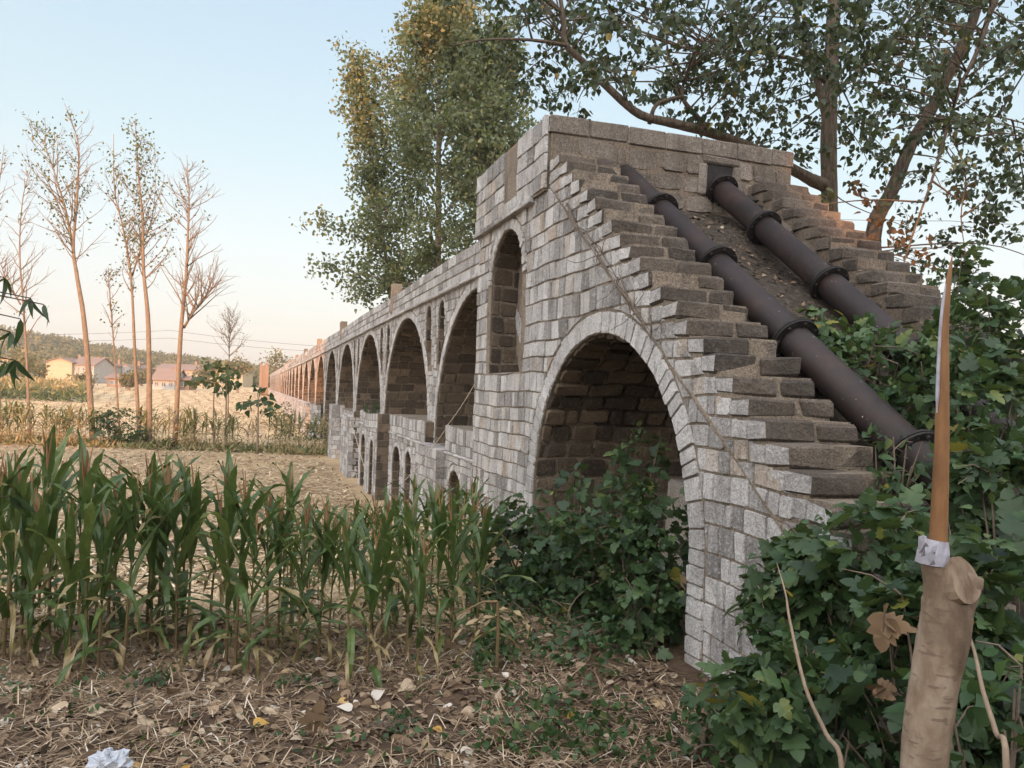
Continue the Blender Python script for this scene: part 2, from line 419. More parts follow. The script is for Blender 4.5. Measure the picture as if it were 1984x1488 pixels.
def courses(z0, z1, h, j=.15):
    out = [z0]
    while out[-1] < z1-h*.6: out.append(out[-1]+h*random.uniform(1-j, 1+j))
    out[-1] = z1 if z1-out[-1] < h*.6 else out[-1]
    if out[-1] < z1: out.append(z1)
    return out

def body(buf, ys_, top, bot, holes, x0, x1, mi=0, back=True):
    """a wall standing on the yz profile between bot(y) and top(y), pierced by holes [(ya,yb,fz0,fz1)], extruded from x0 to x1"""
    Y = set(ys_)
    for ya, yb, _, _ in holes: Y |= {ya, yb}
    Y = sorted(Y); e = 1e-4
    def iv(y):
        cur = [(bot(y), top(y))]
        for ya, yb, a, b in holes:
            if ya < y < yb:
                z0, z1 = a(y), b(y); nx_ = []
                for c0, c1 in cur:
                    if z1 <= c0 or z0 >= c1: nx_.append((c0, c1)); continue
                    if z0 > c0: nx_.append((c0, z0))
                    if z1 < c1: nx_.append((z1, c1))
                cur = nx_
        return cur
    def quad(a, b, c, d, t=.5): buf.add([a, b, c, d], [[0, 1, 2, 3]], t, mi)
    prev = None
    for a, b in zip(Y[:-1], Y[1:]):
        A, B = iv(a+e), iv(b-e)
        for (p0, p1), (q0, q1) in zip(A, B):
            quad((x0, a, p0), (x0, a, p1), (x0, b, q1), (x0, b, q0))
            if back: quad((x1, a, p0), (x1, b, q0), (x1, b, q1), (x1, a, p1))
            quad((x0, a, p1), (x1, a, p1), (x1, b, q1), (x0, b, q1)); quad((x0, a, p0), (x0, b, q0), (x1, b, q0), (x1, a, p0))
        if prev is not None or True:
            P_ = prev or []
            # vertical faces where the solid changes across this y
            zsall = sorted({z for s_ in (P_, A) for pr in s_ for z in pr})
            for z0, z1 in zip(zsall[:-1], zsall[1:]):
                if z1-z0 < 2e-3: continue
                zm = (z0+z1)/2; i1 = any(s0 < zm < s1 for s0, s1 in P_); i2 = any(s0 < zm < s1 for s0, s1 in A)
                if i1 != i2: quad((x0, a, z0), (x1, a, z0), (x1, a, z1), (x0, a, z1))
        prev = B
    for z0, z1 in prev: quad((x0, Y[-1], z0), (x1, Y[-1], z0), (x1, Y[-1], z1), (x0, Y[-1], z1))

def arch_pts(c, hw, zb, zs, zc, n=22, p=2.0):
    """intrados from the foot on the near (low y) side up over the crown to the far foot"""
    pts = [(c-hw, zb)]
    if zs-zb > .3: pts += [(c-hw, zb+(zs-zb)*k/3) for k in (1, 2)]
    for i in range(n+1):
        a = math.pi*(1-i/n); pts.append((c+hw*math.cos(a), zs+(zc-zs)*max(math.sin(a), 0)**(2/p)))
    if zs-zb > .3: pts += [(c+hw, zb+(zs-zb)*k/3) for k in (2, 1)]
    pts.append((c+hw, zb)); return pts
def arch_fn(c, hw, zs, zc, p=2.0): return lambda y: zs+(zc-zs)*max(0, 1-min(1, abs(y-c)/hw)**p)**(1/p)
def face_map(x0): return lambda u, v, h: (x0-h, u, v)
def resample(pts, step):
    pts = np.array(pts); d = np.r_[0, np.cumsum(np.linalg.norm(np.diff(pts, axis=0), axis=1))]
    n = max(2, int(round(d[-1]/step))); s = np.linspace(0, d[-1], n+1)
    return np.stack([np.interp(s, d, pts[:, 0]), np.interp(s, d, pts[:, 1])], 1), d[-1]
def voussoirs(buf, pts, thick, step, x0, mi=0, gap=.006, h=(.014, .026), toner=None):
    q, L = resample(pts, .02)
    nrm = np.zeros_like(q); tg = np.gradient(q, axis=0); nrm[:, 0] = -tg[:, 1]; nrm[:, 1] = tg[:, 0]
    nrm /= np.linalg.norm(nrm, axis=1)[:, None]
    s = 0; mp = face_map(x0)
    while s < L-.02:
        w = step*random.uniform(.7, 1.3); e = min(s+w, L)
        if L-e < step*.4: e = L
        i, j = int(s/L*(len(q)-1)), int(e/L*(len(q)-1)); k = (i+j)//2; s = e
        if j <= i: continue
        th = thick*random.uniform(.93, 1.03)
        poly = [tuple(q[t]) for t in (i, k, j)]+[tuple(q[t]+nrm[t]*th) for t in (j, k, i)]
        stone(buf, poly, mp, random.uniform(*h), .004, .006, toner() if toner else random.uniform(.45, .95), mi, .012)
def intrados(buf, pts, x0, x1, wr, course=.22, mi=0, h=(.01, .03), gap=.011, tone=None, bev=.013):
    """stones lining the inside of an opening; u along depth, v along the curve"""
    q, L = resample(pts, .03); tg = np.gradient(q, axis=0); tg /= np.linalg.norm(tg, axis=1)[:, None]; nr = np.stack([tg[:, 1], -tg[:, 0]], 1)
    n = len(q)-1
    def mp(u, v, hh):
        t = min(max(v/L, 0), 1)*n; i = min(int(t), n-1); f = t-i
        a = q[i]*(1-f)+q[i+1]*f; m = nr[i]
        return (u, a[0]+m[0]*hh, a[1]+m[1]*hh)
    fill(buf, mp, x0+.004, x1-.004, courses(0, L, course), wr, h=h, gap=gap, bev=bev, mi=mi, tone=tone, wob=.014, corner=.03)
def chunk(buf, x0, x1, y0, y1, z0, z1, j=.012, c=.014, tone=.5, side_mi=0, other_mi=1):
    """a rough-hewn block; the end on the -x face keeps its own stone"""
    P8 = {}
    for i in (0, 1):
        for k in (0, 1):
            for l in (0, 1): P8[i, k, l] = np.array([(x0, x1)[i], (y0, y1)[k], (z0, z1)[l]])+np.array([random.uniform(-j, j)*.6 for _ in range(3)])
    bm = bmesh.new()
    for (i, k, l), p in P8.items():
        s = np.array([1-2*i, 1-2*k, 1-2*l])*c*random.uniform(.6, 1.7)
        for ax in range(3):
            o = p+s; o[ax] = p[ax]+s[ax]*.12; bm.verts.new(o)
    bmesh.ops.convex_hull(bm, input=bm.verts)
    bm.verts.ensure_lookup_table(); bm.verts.index_update()
    vs = [v.co[:] for v in bm.verts]
    A = [[v.index for v in f.verts] for f in bm.faces if f.normal.x < -.75]; B = [[v.index for v in f.verts] for f in bm.faces if f.normal.x >= -.75]
    buf.add(vs, A, tone, side_mi); buf.add(vs, B, random.uniform(.1, .9), other_mi); bm.free()

X0, XE, XM, XD = 3.22, 6.63, 3.62, 3.42
aq = thing('stone_aqueduct', (X0, 8.5, 0), 'long grey stone arched aqueduct with stepped end tower, running away across the field', 'aqueduct')
def part(buf, name, mats, parent=aq, smooth=False):
    o = buf.build(name, mats, None, smooth); reparent(o, aq)
    if parent is not aq: o.parent = parent; o.matrix_parent_inverse = Matrix.Identity(4); o.matrix_parent_inverse = parent.matrix_world.inverted() if False else Matrix.Translation(Vector((0, 0, 0)))
    return o
GB = lambda y: float(min(gz(3.2, y), 0))-.5
# --- end tower, with the tall niche and the big arch under the stair
STEP_R, STEP_H, NS = .2057, .1526, 31
def stair_top(y):
    if y >= 8.5: return 5.31
    k = math.floor((8.38-y)/STEP_R)
    return 4.78-STEP_H*max(0, k) if k >= 0 else 4.78
BA = dict(c=6.95, hw=1.76, zs=.75, zc=2.62)
big = arch_pts(BA['c'], BA['hw'], -.5, BA['zs'], BA['zc'], 26, 2.0)
bigf = arch_fn(BA['c'], BA['hw'], BA['zs'], BA['zc'], 2.0)
ni = arch_pts(10.05, .69, 2.28, 3.55, 4.24, 14)
nif = arch_fn(10.05, .69, 3.55, 4.24)
stair_ys = [8.38-STEP_R*k for k in range(NS)]
archy = [p[0] for p in big]
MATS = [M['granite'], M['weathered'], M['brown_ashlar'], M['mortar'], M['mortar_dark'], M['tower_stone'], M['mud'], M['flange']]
b = Buf()
body(b, [8.5, 11.45]+[p[0] for p in ni]+[p[0] for p in big if p[0] > 8.5], lambda y: 5.31, lambda y: -.6, [(8.5, 8.71, lambda y: -9, bigf), (9.36, 10.74, lambda y: 2.28, nif)], X0, XE, 3)
# facade stones of the tower (below and above the ledge)
big_o = convex_ring(big, .235); ni_o = convex_ring(ni, .17)
ni_o = [(p[0], max(p[1], 2.285)) for p in ni_o]
zl = 4.44
fm = face_map(X0)
diag = (.5965, -.8026)                       # the mortar line running parallel to the stair
dn = np.array([.742, -1.0]); dn /= np.linalg.norm(dn)
dline = (dn[0], dn[1], dn[0]*8.36+dn[1]*4.78+.34)   # keep the side inside the stair line
fill(b, fm, 2.2, 11.45, courses(-.5, zl, .212, .2), (.10, .27), holes=[big_o, ni_o], halves=[dline], h=(.006, .022), gap=.006, bev=.006, corner=.008, wob=.010, mi=0)
sline = (dn[0], dn[1], dn[0]*8.36+dn[1]*4.78+.10); dback = (-dn[0], -dn[1], -(dn[0]*8.36+dn[1]*4.78+.335))
fill(b, fm, 2.2, 8.5, [4.78-STEP_H*k for k in range(34)][::-1], (.12, .3), holes=[big_o], halves=[sline, dback], h=(.004, .020), gap=.006, bev=.006, corner=.010, wob=.012, mi=0)
# the worn mortar fillet along the stair
tube(b, [(X0-.004+random.uniform(-.006, .006), y, 4.78-.742*(8.36-y)-.41+random.uniform(-.012, .012)) for y in np.arange(3.0, 8.3, .16)], .017, 5, .5, 3)
fm2 = face_map(X0-.05)
b.add([(X0-.05, 8.52, zl-.02), (X0-.05, 11.48, zl-.02), (X0-.05, 11.48, 5.30), (X0-.05, 8.52, 5.30), (X0, 8.52, zl-.02), (X0, 11.48, zl-.02), (X0, 11.48, 5.30), (X0, 8.52, 5.30)],
      [[0, 1, 2, 3], [0, 4, 5, 1], [3, 2, 6, 7], [0, 3, 7, 4], [1, 5, 6, 2]], .5, 3)
pq = [(9.55, 4.60), (10.12, 4.60), (10.12, 5.36), (9.55, 5.36)]
fill(b, fm2, 8.5, 11.5, courses(zl, 5.33, .215, .05), (.2, .42), holes=[pq], h=(.012, .025), mi=0, wob=.006)
# shadowed ledge slabs
for y in np.arange(8.95, 11.5, .37): chunk(b, X0-.10, X0+.05, y, min(y+.36, 11.55), zl-.075, zl-.005, .008, .01, random.random(), 0, 0)
voussoirs(b, big, .225, .145, X0, 0, toner=lambda: random.uniform(.5, .9))
voussoirs(b, ni[3:-3], .16, .11, X0, 0)
# niche lining and the big arch lining (brown, stained)
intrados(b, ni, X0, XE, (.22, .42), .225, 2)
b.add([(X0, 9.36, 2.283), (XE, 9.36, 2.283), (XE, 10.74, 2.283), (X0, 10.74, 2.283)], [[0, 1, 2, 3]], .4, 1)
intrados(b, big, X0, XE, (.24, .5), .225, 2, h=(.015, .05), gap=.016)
# front wall of the tower, facing the stair
fy = lambda u, v, h: (u, 8.5-h, v)
win = [(5.33, 4.62), (5.74, 4.62), (5.74, 5.02), (5.33, 5.02)]
b.add([(X0+.02, 8.496, 2.9), (XE-.02, 8.496, 2.9), (XE-.02, 8.496, 5.1), (X0+.02, 8.496, 5.1)], [[0, 1, 2, 3]], .5, 6)
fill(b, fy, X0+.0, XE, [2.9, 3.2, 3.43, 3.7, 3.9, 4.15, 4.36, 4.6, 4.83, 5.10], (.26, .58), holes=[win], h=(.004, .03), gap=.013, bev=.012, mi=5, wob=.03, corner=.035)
for x in np.arange(X0-.03, XE, .52):                   # coping blocks
    chunk(b, x, min(x+.512, XE+.03), 8.475, 8.95, 5.11, 5.325, .008, .012, random.uniform(.3, .9), 0, 5)
# flat near-black sheet painting the shade of the hole round the second pipe
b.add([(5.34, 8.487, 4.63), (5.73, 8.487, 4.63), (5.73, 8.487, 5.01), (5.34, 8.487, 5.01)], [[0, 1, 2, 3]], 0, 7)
for a in ((5.26, 5.82, 5.005, 5.105), (5.72, 5.84, 4.60, 5.0), (5.22, 5.345, 4.60, 5.0)):
    chunk(b, a[0], a[1], 8.455, 8.5, a[2], a[3], .012, .016, .5, 5, 5)
# top: roof slabs and the other three parapet sides
fill(b, lambda u, v, h: (u, v, 5.31+h), X0, XE, courses(8.95, 11.45, .4), (.3, .6), h=(.005, .02), mi=5, wob=.01)
fill(b, lambda u, v, h: (u, 11.45+h, v), X0, XE, courses(-.5, 5.31, .23), (.2, .4), h=(.01, .02), mi=5)
fill(b, lambda u, v, h: (XE+h, u, v), 8.5, 11.45, courses(-.5, 5.31, .23), (.2, .4), holes=[big_o, ni_o], h=(.01, .02), mi=5)
tower = part(b, 'end_tower', MATS)
# inscribed panel
pb = Buf(); pb.add([(X0-.03, 9.57, 4.62), (X0-.03, 10.10, 4.62), (X0-.03, 10.10, 5.34), (X0-.03, 9.57, 5.34), (X0+.06, 9.57, 4.62), (X0+.06, 10.10, 4.62), (X0+.06, 10.10, 5.34), (X0+.06, 9.57, 5.34)],
       [[0, 1, 2, 3], [0, 4, 5, 1], [3, 2, 6, 7], [0, 3, 7, 4], [1, 5, 6, 2]])
for k in range(3):                                    # worn relief scrolls
    z = 4.75+k*.2
    tube(pb, smooth_path([(X0-.032, 9.70+.05*k, z), (X0-.034, 9.88, z+.08), (X0-.034, 9.97, z), (X0-.032, 9.84, z-.06)], 4), .012, 5)
part(pb, 'carved_panel', M['plaque'])
# --- the two stepped walls and the fill between them
def stair_wall(xa, xb, name, left):
    b = Buf()
    yend = 8.38-STEP_R*(NS-1)
    body(b, [8.499]+stair_ys+[p[0] for p in big if p[0] < 8.49], stair_top, lambda y: -.6, [(5.19, 8.499, lambda y: -9, bigf)], xa, xb, 3 if left else 6)
    for k in range(NS-1):
        yk = 8.38-STEP_R*(k+1)+.0; zt = 4.78-STEP_H*k
        if zt < .1: break
        m = xa+(xb-xa)*random.uniform(.52, .68)
        d = random.uniform(.22, .34)
        dy = random.uniform(-.03, .03)
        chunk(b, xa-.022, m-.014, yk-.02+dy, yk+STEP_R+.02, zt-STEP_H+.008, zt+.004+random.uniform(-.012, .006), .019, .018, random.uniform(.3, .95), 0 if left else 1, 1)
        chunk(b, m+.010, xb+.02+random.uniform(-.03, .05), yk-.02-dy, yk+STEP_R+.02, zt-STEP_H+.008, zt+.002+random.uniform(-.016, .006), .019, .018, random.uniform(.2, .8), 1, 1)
        if left:                                       # second, smaller block behind each step end
            y1 = yk+STEP_R+.01; y2 = y1+random.uniform(.10, .2)
            stone(b, [(y1, zt-STEP_H), (y2, zt-STEP_H), (y2, zt), (y1, zt)], face_map(xa), .014, .008, .012, random.random(), 0)
    if left:
        # lower facade between ground and stair, right of the arch (shares the tower facade grid)
        pass
    else:                                              # rubble inner face, seen above the fill
        fx = lambda u, v, h: (xa-h, u, v)
        hl = (dn[0], dn[1], dn[0]*8.36+dn[1]*4.78+.1)
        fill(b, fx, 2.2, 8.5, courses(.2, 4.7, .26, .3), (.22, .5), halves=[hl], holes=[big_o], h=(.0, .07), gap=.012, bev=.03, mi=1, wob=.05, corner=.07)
        fill(b, lambda u, v, h: (xb+h, u, v), 2.2, 8.5, courses(-.4, 4.7, .23), (.2, .4), halves=[hl], holes=[big_o], h=(.01, .02), mi=5)
    return part(b, name, MATS)
stair_wall(X0, X0+.66, 'stair_wall', True)
stair_wall(5.97, XE, 'stair_wall', False)
b = Buf()
slope = lambda y: max(-.5, 4.42+(y-8.5)*.70)+.05*math.sin(y*5)
yy = np.linspace(2.3, 8.499, 26)
body(b, list(yy)+[p[0] for p in big if p[0] < 8.49], slope, lambda y: -.6, [(5.19, 8.499, lambda y: -9, bigf)], X0+.66, 5.97, 0)
earth = plain_mat('dark_earth', [(.3, (.022, .018, .014)), (.55, (.06, .047, .036)), (.75, (.12, .095, .072))], 16, .95, .9, .06)
part(b, 'earth_fill', earth)

# --- main arcade: one bay built per arch, all standing on the same profile
PER, C0, HW, ZS, ZC = 6.72, 12.85, 3.02, .9, 3.82
ZT, ZL = 4.62, 4.03
def spandrel(cn, side, amf):
    """narrow arched opening beside a pier; its foot rests on the big arch ring"""
    hw = .30; y0, y1 = cn-hw, cn+hw
    zf = arch_fn(cn, hw, 3.52, 3.88)
    return (y0, y1, lambda y: max(2.55, amf(y)+.26), zf)
def bay(k):
    c = C0+PER*k; b = Buf(); near = k < 6; mid = k < 12
    y0, y1 = c-PER/2, c+PER/2
    if k == 0: y0 = 11.0
    ap = arch_pts(c, HW, -1.9, ZS, ZC, 26); af = arch_fn(c, HW, ZS, ZC)
    def amf(y):
        d = abs(y-c)
        return af(y) if d < HW else -9
    holes = [(c-HW, c+HW, lambda y: -9, af)]; sp = []
    for s in (-1, 1):
        cn = c+s*2.74
        if cn-.3 < y0: continue
        h = spandrel(cn, s, amf); holes.append(h); sp.append((cn, h))
    # the spandrel opening's floor follows the ring: solid interval list is handled column by column
    yl = [y0, y1]+[p[0] for p in ap if y0 < p[0] < y1]
    for cn, h in sp: yl += list(np.linspace(h[0], h[1], 9))
    ZLk = ZL-.004*max(0, c-20) if c < 60 else ZL-.16
    body(b, [y for y in yl if y0 <= y <= y1], lambda y: ZLk, lambda y: -2.2, holes, XM, 6.2, 3)
    mp = face_map(XM)
    ring = convex_ring(ap, .21)
    hl = [ring]
    for cn, h in sp: hl.append(convex_ring(arch_pts(cn, .30, 2.5, 3.52, 3.88, 10), .1))
    ch = .205 if near else .26
    wr = (.10, .26) if near else (.16, .36)
    fill(b, mp, y0, y1, courses(-2.0, ZLk, ch), wr, holes=hl, h=(.008, .02), mi=0, gap=.006 if near else .008, corner=.018 if near else 0, tone=lambda: random.random()*.8)
    voussoirs(b, ap[2:-2], .2, .14, XM, 0)
    for cn, h in sp:
        voussoirs(b, arch_pts(cn, .30, 2.9, 3.52, 3.88, 10)[1:-1], .09, .1, XM, 0)
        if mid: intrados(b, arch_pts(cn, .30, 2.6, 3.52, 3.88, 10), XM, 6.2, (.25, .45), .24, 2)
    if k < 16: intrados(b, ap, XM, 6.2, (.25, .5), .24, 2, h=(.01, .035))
    # small through-arch outlined in the pier face
    return part(b, 'arch_bay', MATS)
NB = 30
for k in range(NB): bay(k)
# parapet with ledge, split into long runs
for (ya, yb, cz) in ((11.45, 58.3, 1), (58.3, C0+PER*(NB-.5), 0)):
    b = Buf(); z0 = (lambda y: ZL-.004*max(0, y-20)) if cz else (lambda y: ZL-.16)
    n = max(2, int((yb-ya)/3)); yl = list(np.linspace(ya, yb, n))
    topf = lambda y: ZT+.02*math.sin(y*.5)
    body(b, yl, topf, lambda y: z0(y)-.005, [], XM-.03, XM+.35, 3); body(b, yl, topf, lambda y: z0(y)-.005, [], 5.85, 6.23, 3)
    if cz:
        for i in range(3):
            h_ = [(0, .19), (.19, .38), (.38, .585)][i]
            u = ya
            while u < yb:
                w = random.uniform(.22, .45); m = min(u+w, yb); zz = z0((u+m)/2); s = (topf(u)-zz)/.585
                stone(b, [(u, zz+h_[0]*s), (m, zz+h_[0]*s), (m, zz+h_[1]*s), (u, zz+h_[1]*s)], face_map(XM-.03), random.uniform(.008, .022), .006, .012, random.random()*.75, 0, .015); u = m
    else:
        fill(b, face_map(XM-.03), ya, yb, [ZL-.16, ZL+.05, ZL+.25, ZT], (.4, .9), h=(.008, .02), mi=0, corner=0, tone=lambda: random.random()*.8)
    for y in np.arange(ya, yb, .8):                    # projecting drip course
        chunk(b, XM-.11, XM+.02, y, min(y+.78, yb), z0(y)-.06, z0(y)+.005, .008, .01, random.random()*.7, 0, 0)
    part(b, 'parapet', MATS)
# channel floor
b = Buf(); b.add([(XM+.35, 11.45, 4.1), (5.85, 11.45, 4.1), (5.85, C0+PER*(NB-.5), 4.0), (XM+.35, C0+PER*(NB-.5), 4.0)], [[0, 1, 2, 3]]); part(b, 'channel_floor', M['mortar'])
for (y, h) in ((21.6, .34), (35.2, .34), (48.8, .32), (62.5, .32), (76, .32), (90, .3), (104, .3)):
    b = Buf(); chunk(b, XM-.08, XM+.2, y-.14, y+.14, ZL+.1, ZT+h, .006, .012, .5, 0, 0)
    stone(b, [(y-.12, ZL+.12), (y+.12, ZL+.12), (y+.12, ZT+h-.03), (y-.12, ZT+h-.03)], face_map(XM-.08), .01, .004, .01, .6, 0)
    part(b, 'parapet_post', [M['plaque']])
# --- lower deck: low walls with little arches between the pier feet
def deck(ya, yb, zt, arches, xf=XD, sag=.0):
    b = Buf(); fs = [(c-h, c+h, (lambda y: -9), arch_fn(c, h, z-.8*h, z)) for c, h, z in arches]
    outl = [arch_pts(c, h, -1.9, z-.8*h, z, 14) for c, h, z in arches]
    topf = lambda y: zt-sag*math.sin(math.pi*(y-ya)/(yb-ya))
    yl = list(np.linspace(ya, yb, 9))+[p[0] for o in outl for p in o]
    body(b, yl, topf, lambda y: -2.2, fs, xf, xf+1.5, 3)
    mp = face_map(xf); mps = lambda u, v, h: (xf-h, u, v-(sag*math.sin(math.pi*(u-ya)/(yb-ya)) if v > .7 else 0))
    rings = [convex_ring(o, .13) for o in outl]
    fill(b, mps, ya, yb, courses(-2.0, .72, .2)+[.89, 1.07, zt][0:3], (.12, .3), holes=rings, h=(.008, .02), mi=0, tone=lambda: random.random()*.85)
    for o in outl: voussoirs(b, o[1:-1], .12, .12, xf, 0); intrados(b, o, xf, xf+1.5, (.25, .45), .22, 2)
    fill(b, lambda u, v, h: (u, ya-h, v), xf, xf+1.5, courses(-2.0, zt, .22), (.25, .45), h=(.008, .025), mi=2)
    for y in np.arange(ya, yb, .5):
        chunk(b, xf-.05, xf+.02, y, min(y+.49, yb), .84-sag*math.sin(math.pi*(y-ya)/(yb-ya)), .89-sag*math.sin(math.pi*(y-ya)/(yb-ya)), .006, .01, random.random(), 0, 0)
    return part(b, 'lower_deck', MATS)
deck(11.3, 14.05, 1.36, [(13.3, .42, .58)])
deck(15.9, 20.3, 1.34, [(19.18, .58, .57), (17.62, .38, .57)])
deck(22.5, 26.4, 1.27, [(25.4, .55, .5), (23.5, .4, .45)], sag=.06)
deck(28.2, 32.2, 1.15, [(31.0, .5, .35)], sag=.05)
# --- pier feet
for k in range(0, NB-1):
    yc = C0+PER*(k+.5); b = Buf(); far = k > 5
    zt = .9 if k < 2 else (.95 if k < 4 else .85)
    if k in (3, 4): zt = 1.2
    w = 1.15 if k == 0 else .8
    if k > 5: w = PER/2-.02
    if k == 2: yc, w = 29.3, 1.1
    if k == 3: w = .7
    if k in (1, 4): continue
    if k == 0: yc, w = 14.95, .95
    xf = {0: 3.24, 2: 3.26, 3: 3.36, 5: 3.4}.get(k, 3.25)
    body(b, [yc-w, yc+w], lambda y: zt, lambda y: -2.6, [], xf, XM+.3, 3)
    fill(b, face_map(xf), yc-w, yc+w, courses(-2.4, zt, .22), (.18, .4) if not far else (.3, .6), h=(.008, .022), mi=0, corner=.015 if not far else 0, tone=lambda: random.random()*.8)
    fill(b, lambda u, v, h: (u, yc-w-h, v), xf, XM+.3, courses(-2.4, zt, .22), (.22, .42), h=(.008, .02), mi=0)
    fill(b, lambda u, v, h: (u, v, zt+h), xf, XM, courses(yc-w, yc+w, .4), (.3, .6), h=(.004, .01), mi=0)
    part(b, 'pier_foot', MATS)

# --- concrete block and beam inside the big arch
b = Buf(); chunk(b, 4.75, 5.2, 7.75, 8.25, .3, 1.02, .03, .03, .6, 0, 0); chunk(b, 4.7, 5.3, 7.7, 8.3, -.1, .3, .03, .03, .4, 0, 0); tag(b.build('concrete_block', M['concrete']), 'pale concrete block standing inside the big front arch', 'concrete block')
b = Buf(); chunk(b, 5.05, 5.9, 7.0, 7.5, -.1, .86, .03, .03, .4, 0, 0); tag(b.build('stone_slab', M['concrete']), 'grey stone slab under the wooden beam inside the front arch', 'stone slab')
b = Buf(); chunk(b, 5.0, 5.95, 7.05, 7.2, .875, 1.0, .01, .015, .4, 0, 0); tag(b.build('wooden_beam', M['bark_pale']), 'brown wooden beam lying on the stone slab inside the front arch', 'beam')

# ------------------------------------------------------------------ pipes
def pipe(x, pts, flanges, label):
    t = thing('iron_pipe', (x, pts[0][0], pts[0][1]), label, 'pipe', 'iron pipes down the stair ramp')
    b = Buf(); P3 = [np.array([x, y, z]) for y, z in pts]
    tube(b, P3, .143, 28); o = b.build('pipe_body', M['pipe'], None, True); reparent(o, t)
    d = P3[-1]-P3[0]; d /= np.linalg.norm(d)
    for s in flanges:
        c = P3[0]+d*s
        f = Buf(); tube(f, [c-d*.022, c-d*.022+d*.0001, c-d*.004, c-d*.004], [.15, .208, .208, .15], 28, 0, 0, False); tube(f, [c+d*.004, c+d*.004, c+d*.022, c+d*.0221], [.15, .208, .208, .15], 28, 0, 0, False)
        e1 = np.array([1., 0, 0]); e2 = np.cross(d, e1)
        for k in range(8):
            a = k*math.pi/4; q = c+(e1*math.cos(a)+e2*math.sin(a))*.18; tube(f, [q-d*.045, q+d*.045], .014, 6)
        g = f.build('flange', M['flange']); reparent(g, t)
pipe(4.22, [(8.6, 4.755), (3.0, .948)], (1.18, 2.57, 3.99, 5.48), 'left rusty iron pipe beside the near stepped wall, running the full length of the ramp')
pipe(5.53, [(8.62, 4.81), (3.0, .73)], (.25, 1.34, 2.70, 4.05), 'right rusty iron pipe coming out of the square hole in the tower wall')

# ------------------------------------------------------------------ light
SUN_TH, SUN_EL = R(24), R(8)          # light travels towards +Y, turned to +X
sh = np.array([math.sin(SUN_TH), math.cos(SUN_TH), 0]); sp_ = np.array([math.cos(SUN_TH), -math.sin(SUN_TH), 0])
sd = sh*math.cos(SUN_EL)-ZZ*math.sin(SUN_EL)
sl = bpy.data.lights.new('sun', 'SUN'); so = bpy.data.objects.new('sun', sl); COL.objects.link(so)
sl.energy = 3.3; sl.angle = R(.5); sl.color = (1, .42, .15)
so.rotation_euler = Vector(sd).to_track_quat('-Z', 'Y').to_euler()
w = bpy.data.worlds.new('World'); S.world = w; w.use_nodes = True; nt = w.node_tree
bg = nt.nodes['Background']
sky = N(nt, 'ShaderNodeTexSky'); sky.sky_type = 'NISHITA'; sky.sun_disc = False; sky.sun_elevation = SUN_EL
sky.sun_rotation = math.atan2(-sd[0], -sd[1])
sky.altitude = 50; sky.air_density = 1; sky.dust_density = 1.5
tc = N(nt, 'ShaderNodeTexCoord'); sx = N(nt, 'ShaderNodeSeparateXYZ'); nt.links.new(tc.outputs['Generated'], sx.inputs[0])
# western sky behind the camera, round the setting sun, boosted to brighten the walls
dt = N(nt, 'ShaderNodeVectorMath'); dt.operation = 'DOT_PRODUCT'; nt.links.new(tc.outputs['Generated'], dt.inputs[0]); dt.inputs[1].default_value = tuple(-sh*.9+ZZ*.43)
glow = mathn(nt, 'MULTIPLY', mathn(nt, 'POWER', mathn(nt, 'MAXIMUM', mathn(nt, 'ADD', mathn(nt, 'MULTIPLY', dt.outputs['Value'], .65), .35), 0), 2.2), 5.5)
g = ramp(nt, [(0, (.90, .79, .78)), (.06, (.95, .87, .86)), (.17, (.92, .94, .94)), (.28, (.76, .90, .93)), (.46, (.62, .79, .93)), (1, (.32, .48, .78))], sx.outputs[2])
bg.inputs[1].default_value = .1
gl = N(nt, 'ShaderNodeVectorMath'); gl.operation = 'SCALE'; gl.inputs[0].default_value = (1.0, .955, .93); nt.links.new(glow, gl.inputs['Scale'])
ga = N(nt, 'ShaderNodeVectorMath'); ga.operation = 'ADD'; nt.links.new(g, ga.inputs[0]); nt.links.new(gl.outputs[0], ga.inputs[1]); g = ga.outputs[0]
sc = N(nt, 'ShaderNodeVectorMath'); sc.operation = 'SCALE'; nt.links.new(g, sc.inputs[0]); sc.inputs['Scale'].default_value = 3.75
ad = N(nt, 'ShaderNodeVectorMath'); ad.operation = 'ADD'
sc2 = N(nt, 'ShaderNodeVectorMath'); sc2.operation = 'SCALE'; nt.links.new(sky.outputs[0], sc2.inputs[0]); sc2.inputs['Scale'].default_value = .35
nt.links.new(sc.outputs[0], ad.inputs[0]); nt.links.new(sc2.outputs[0], ad.inputs[1]); nt.links.new(ad.outputs[0], bg.inputs[0])
S.view_settings.view_transform = 'Standard'; S.view_settings.look = 'None'; S.view_settings.gamma = 1
S.view_settings.exposure = 1.08

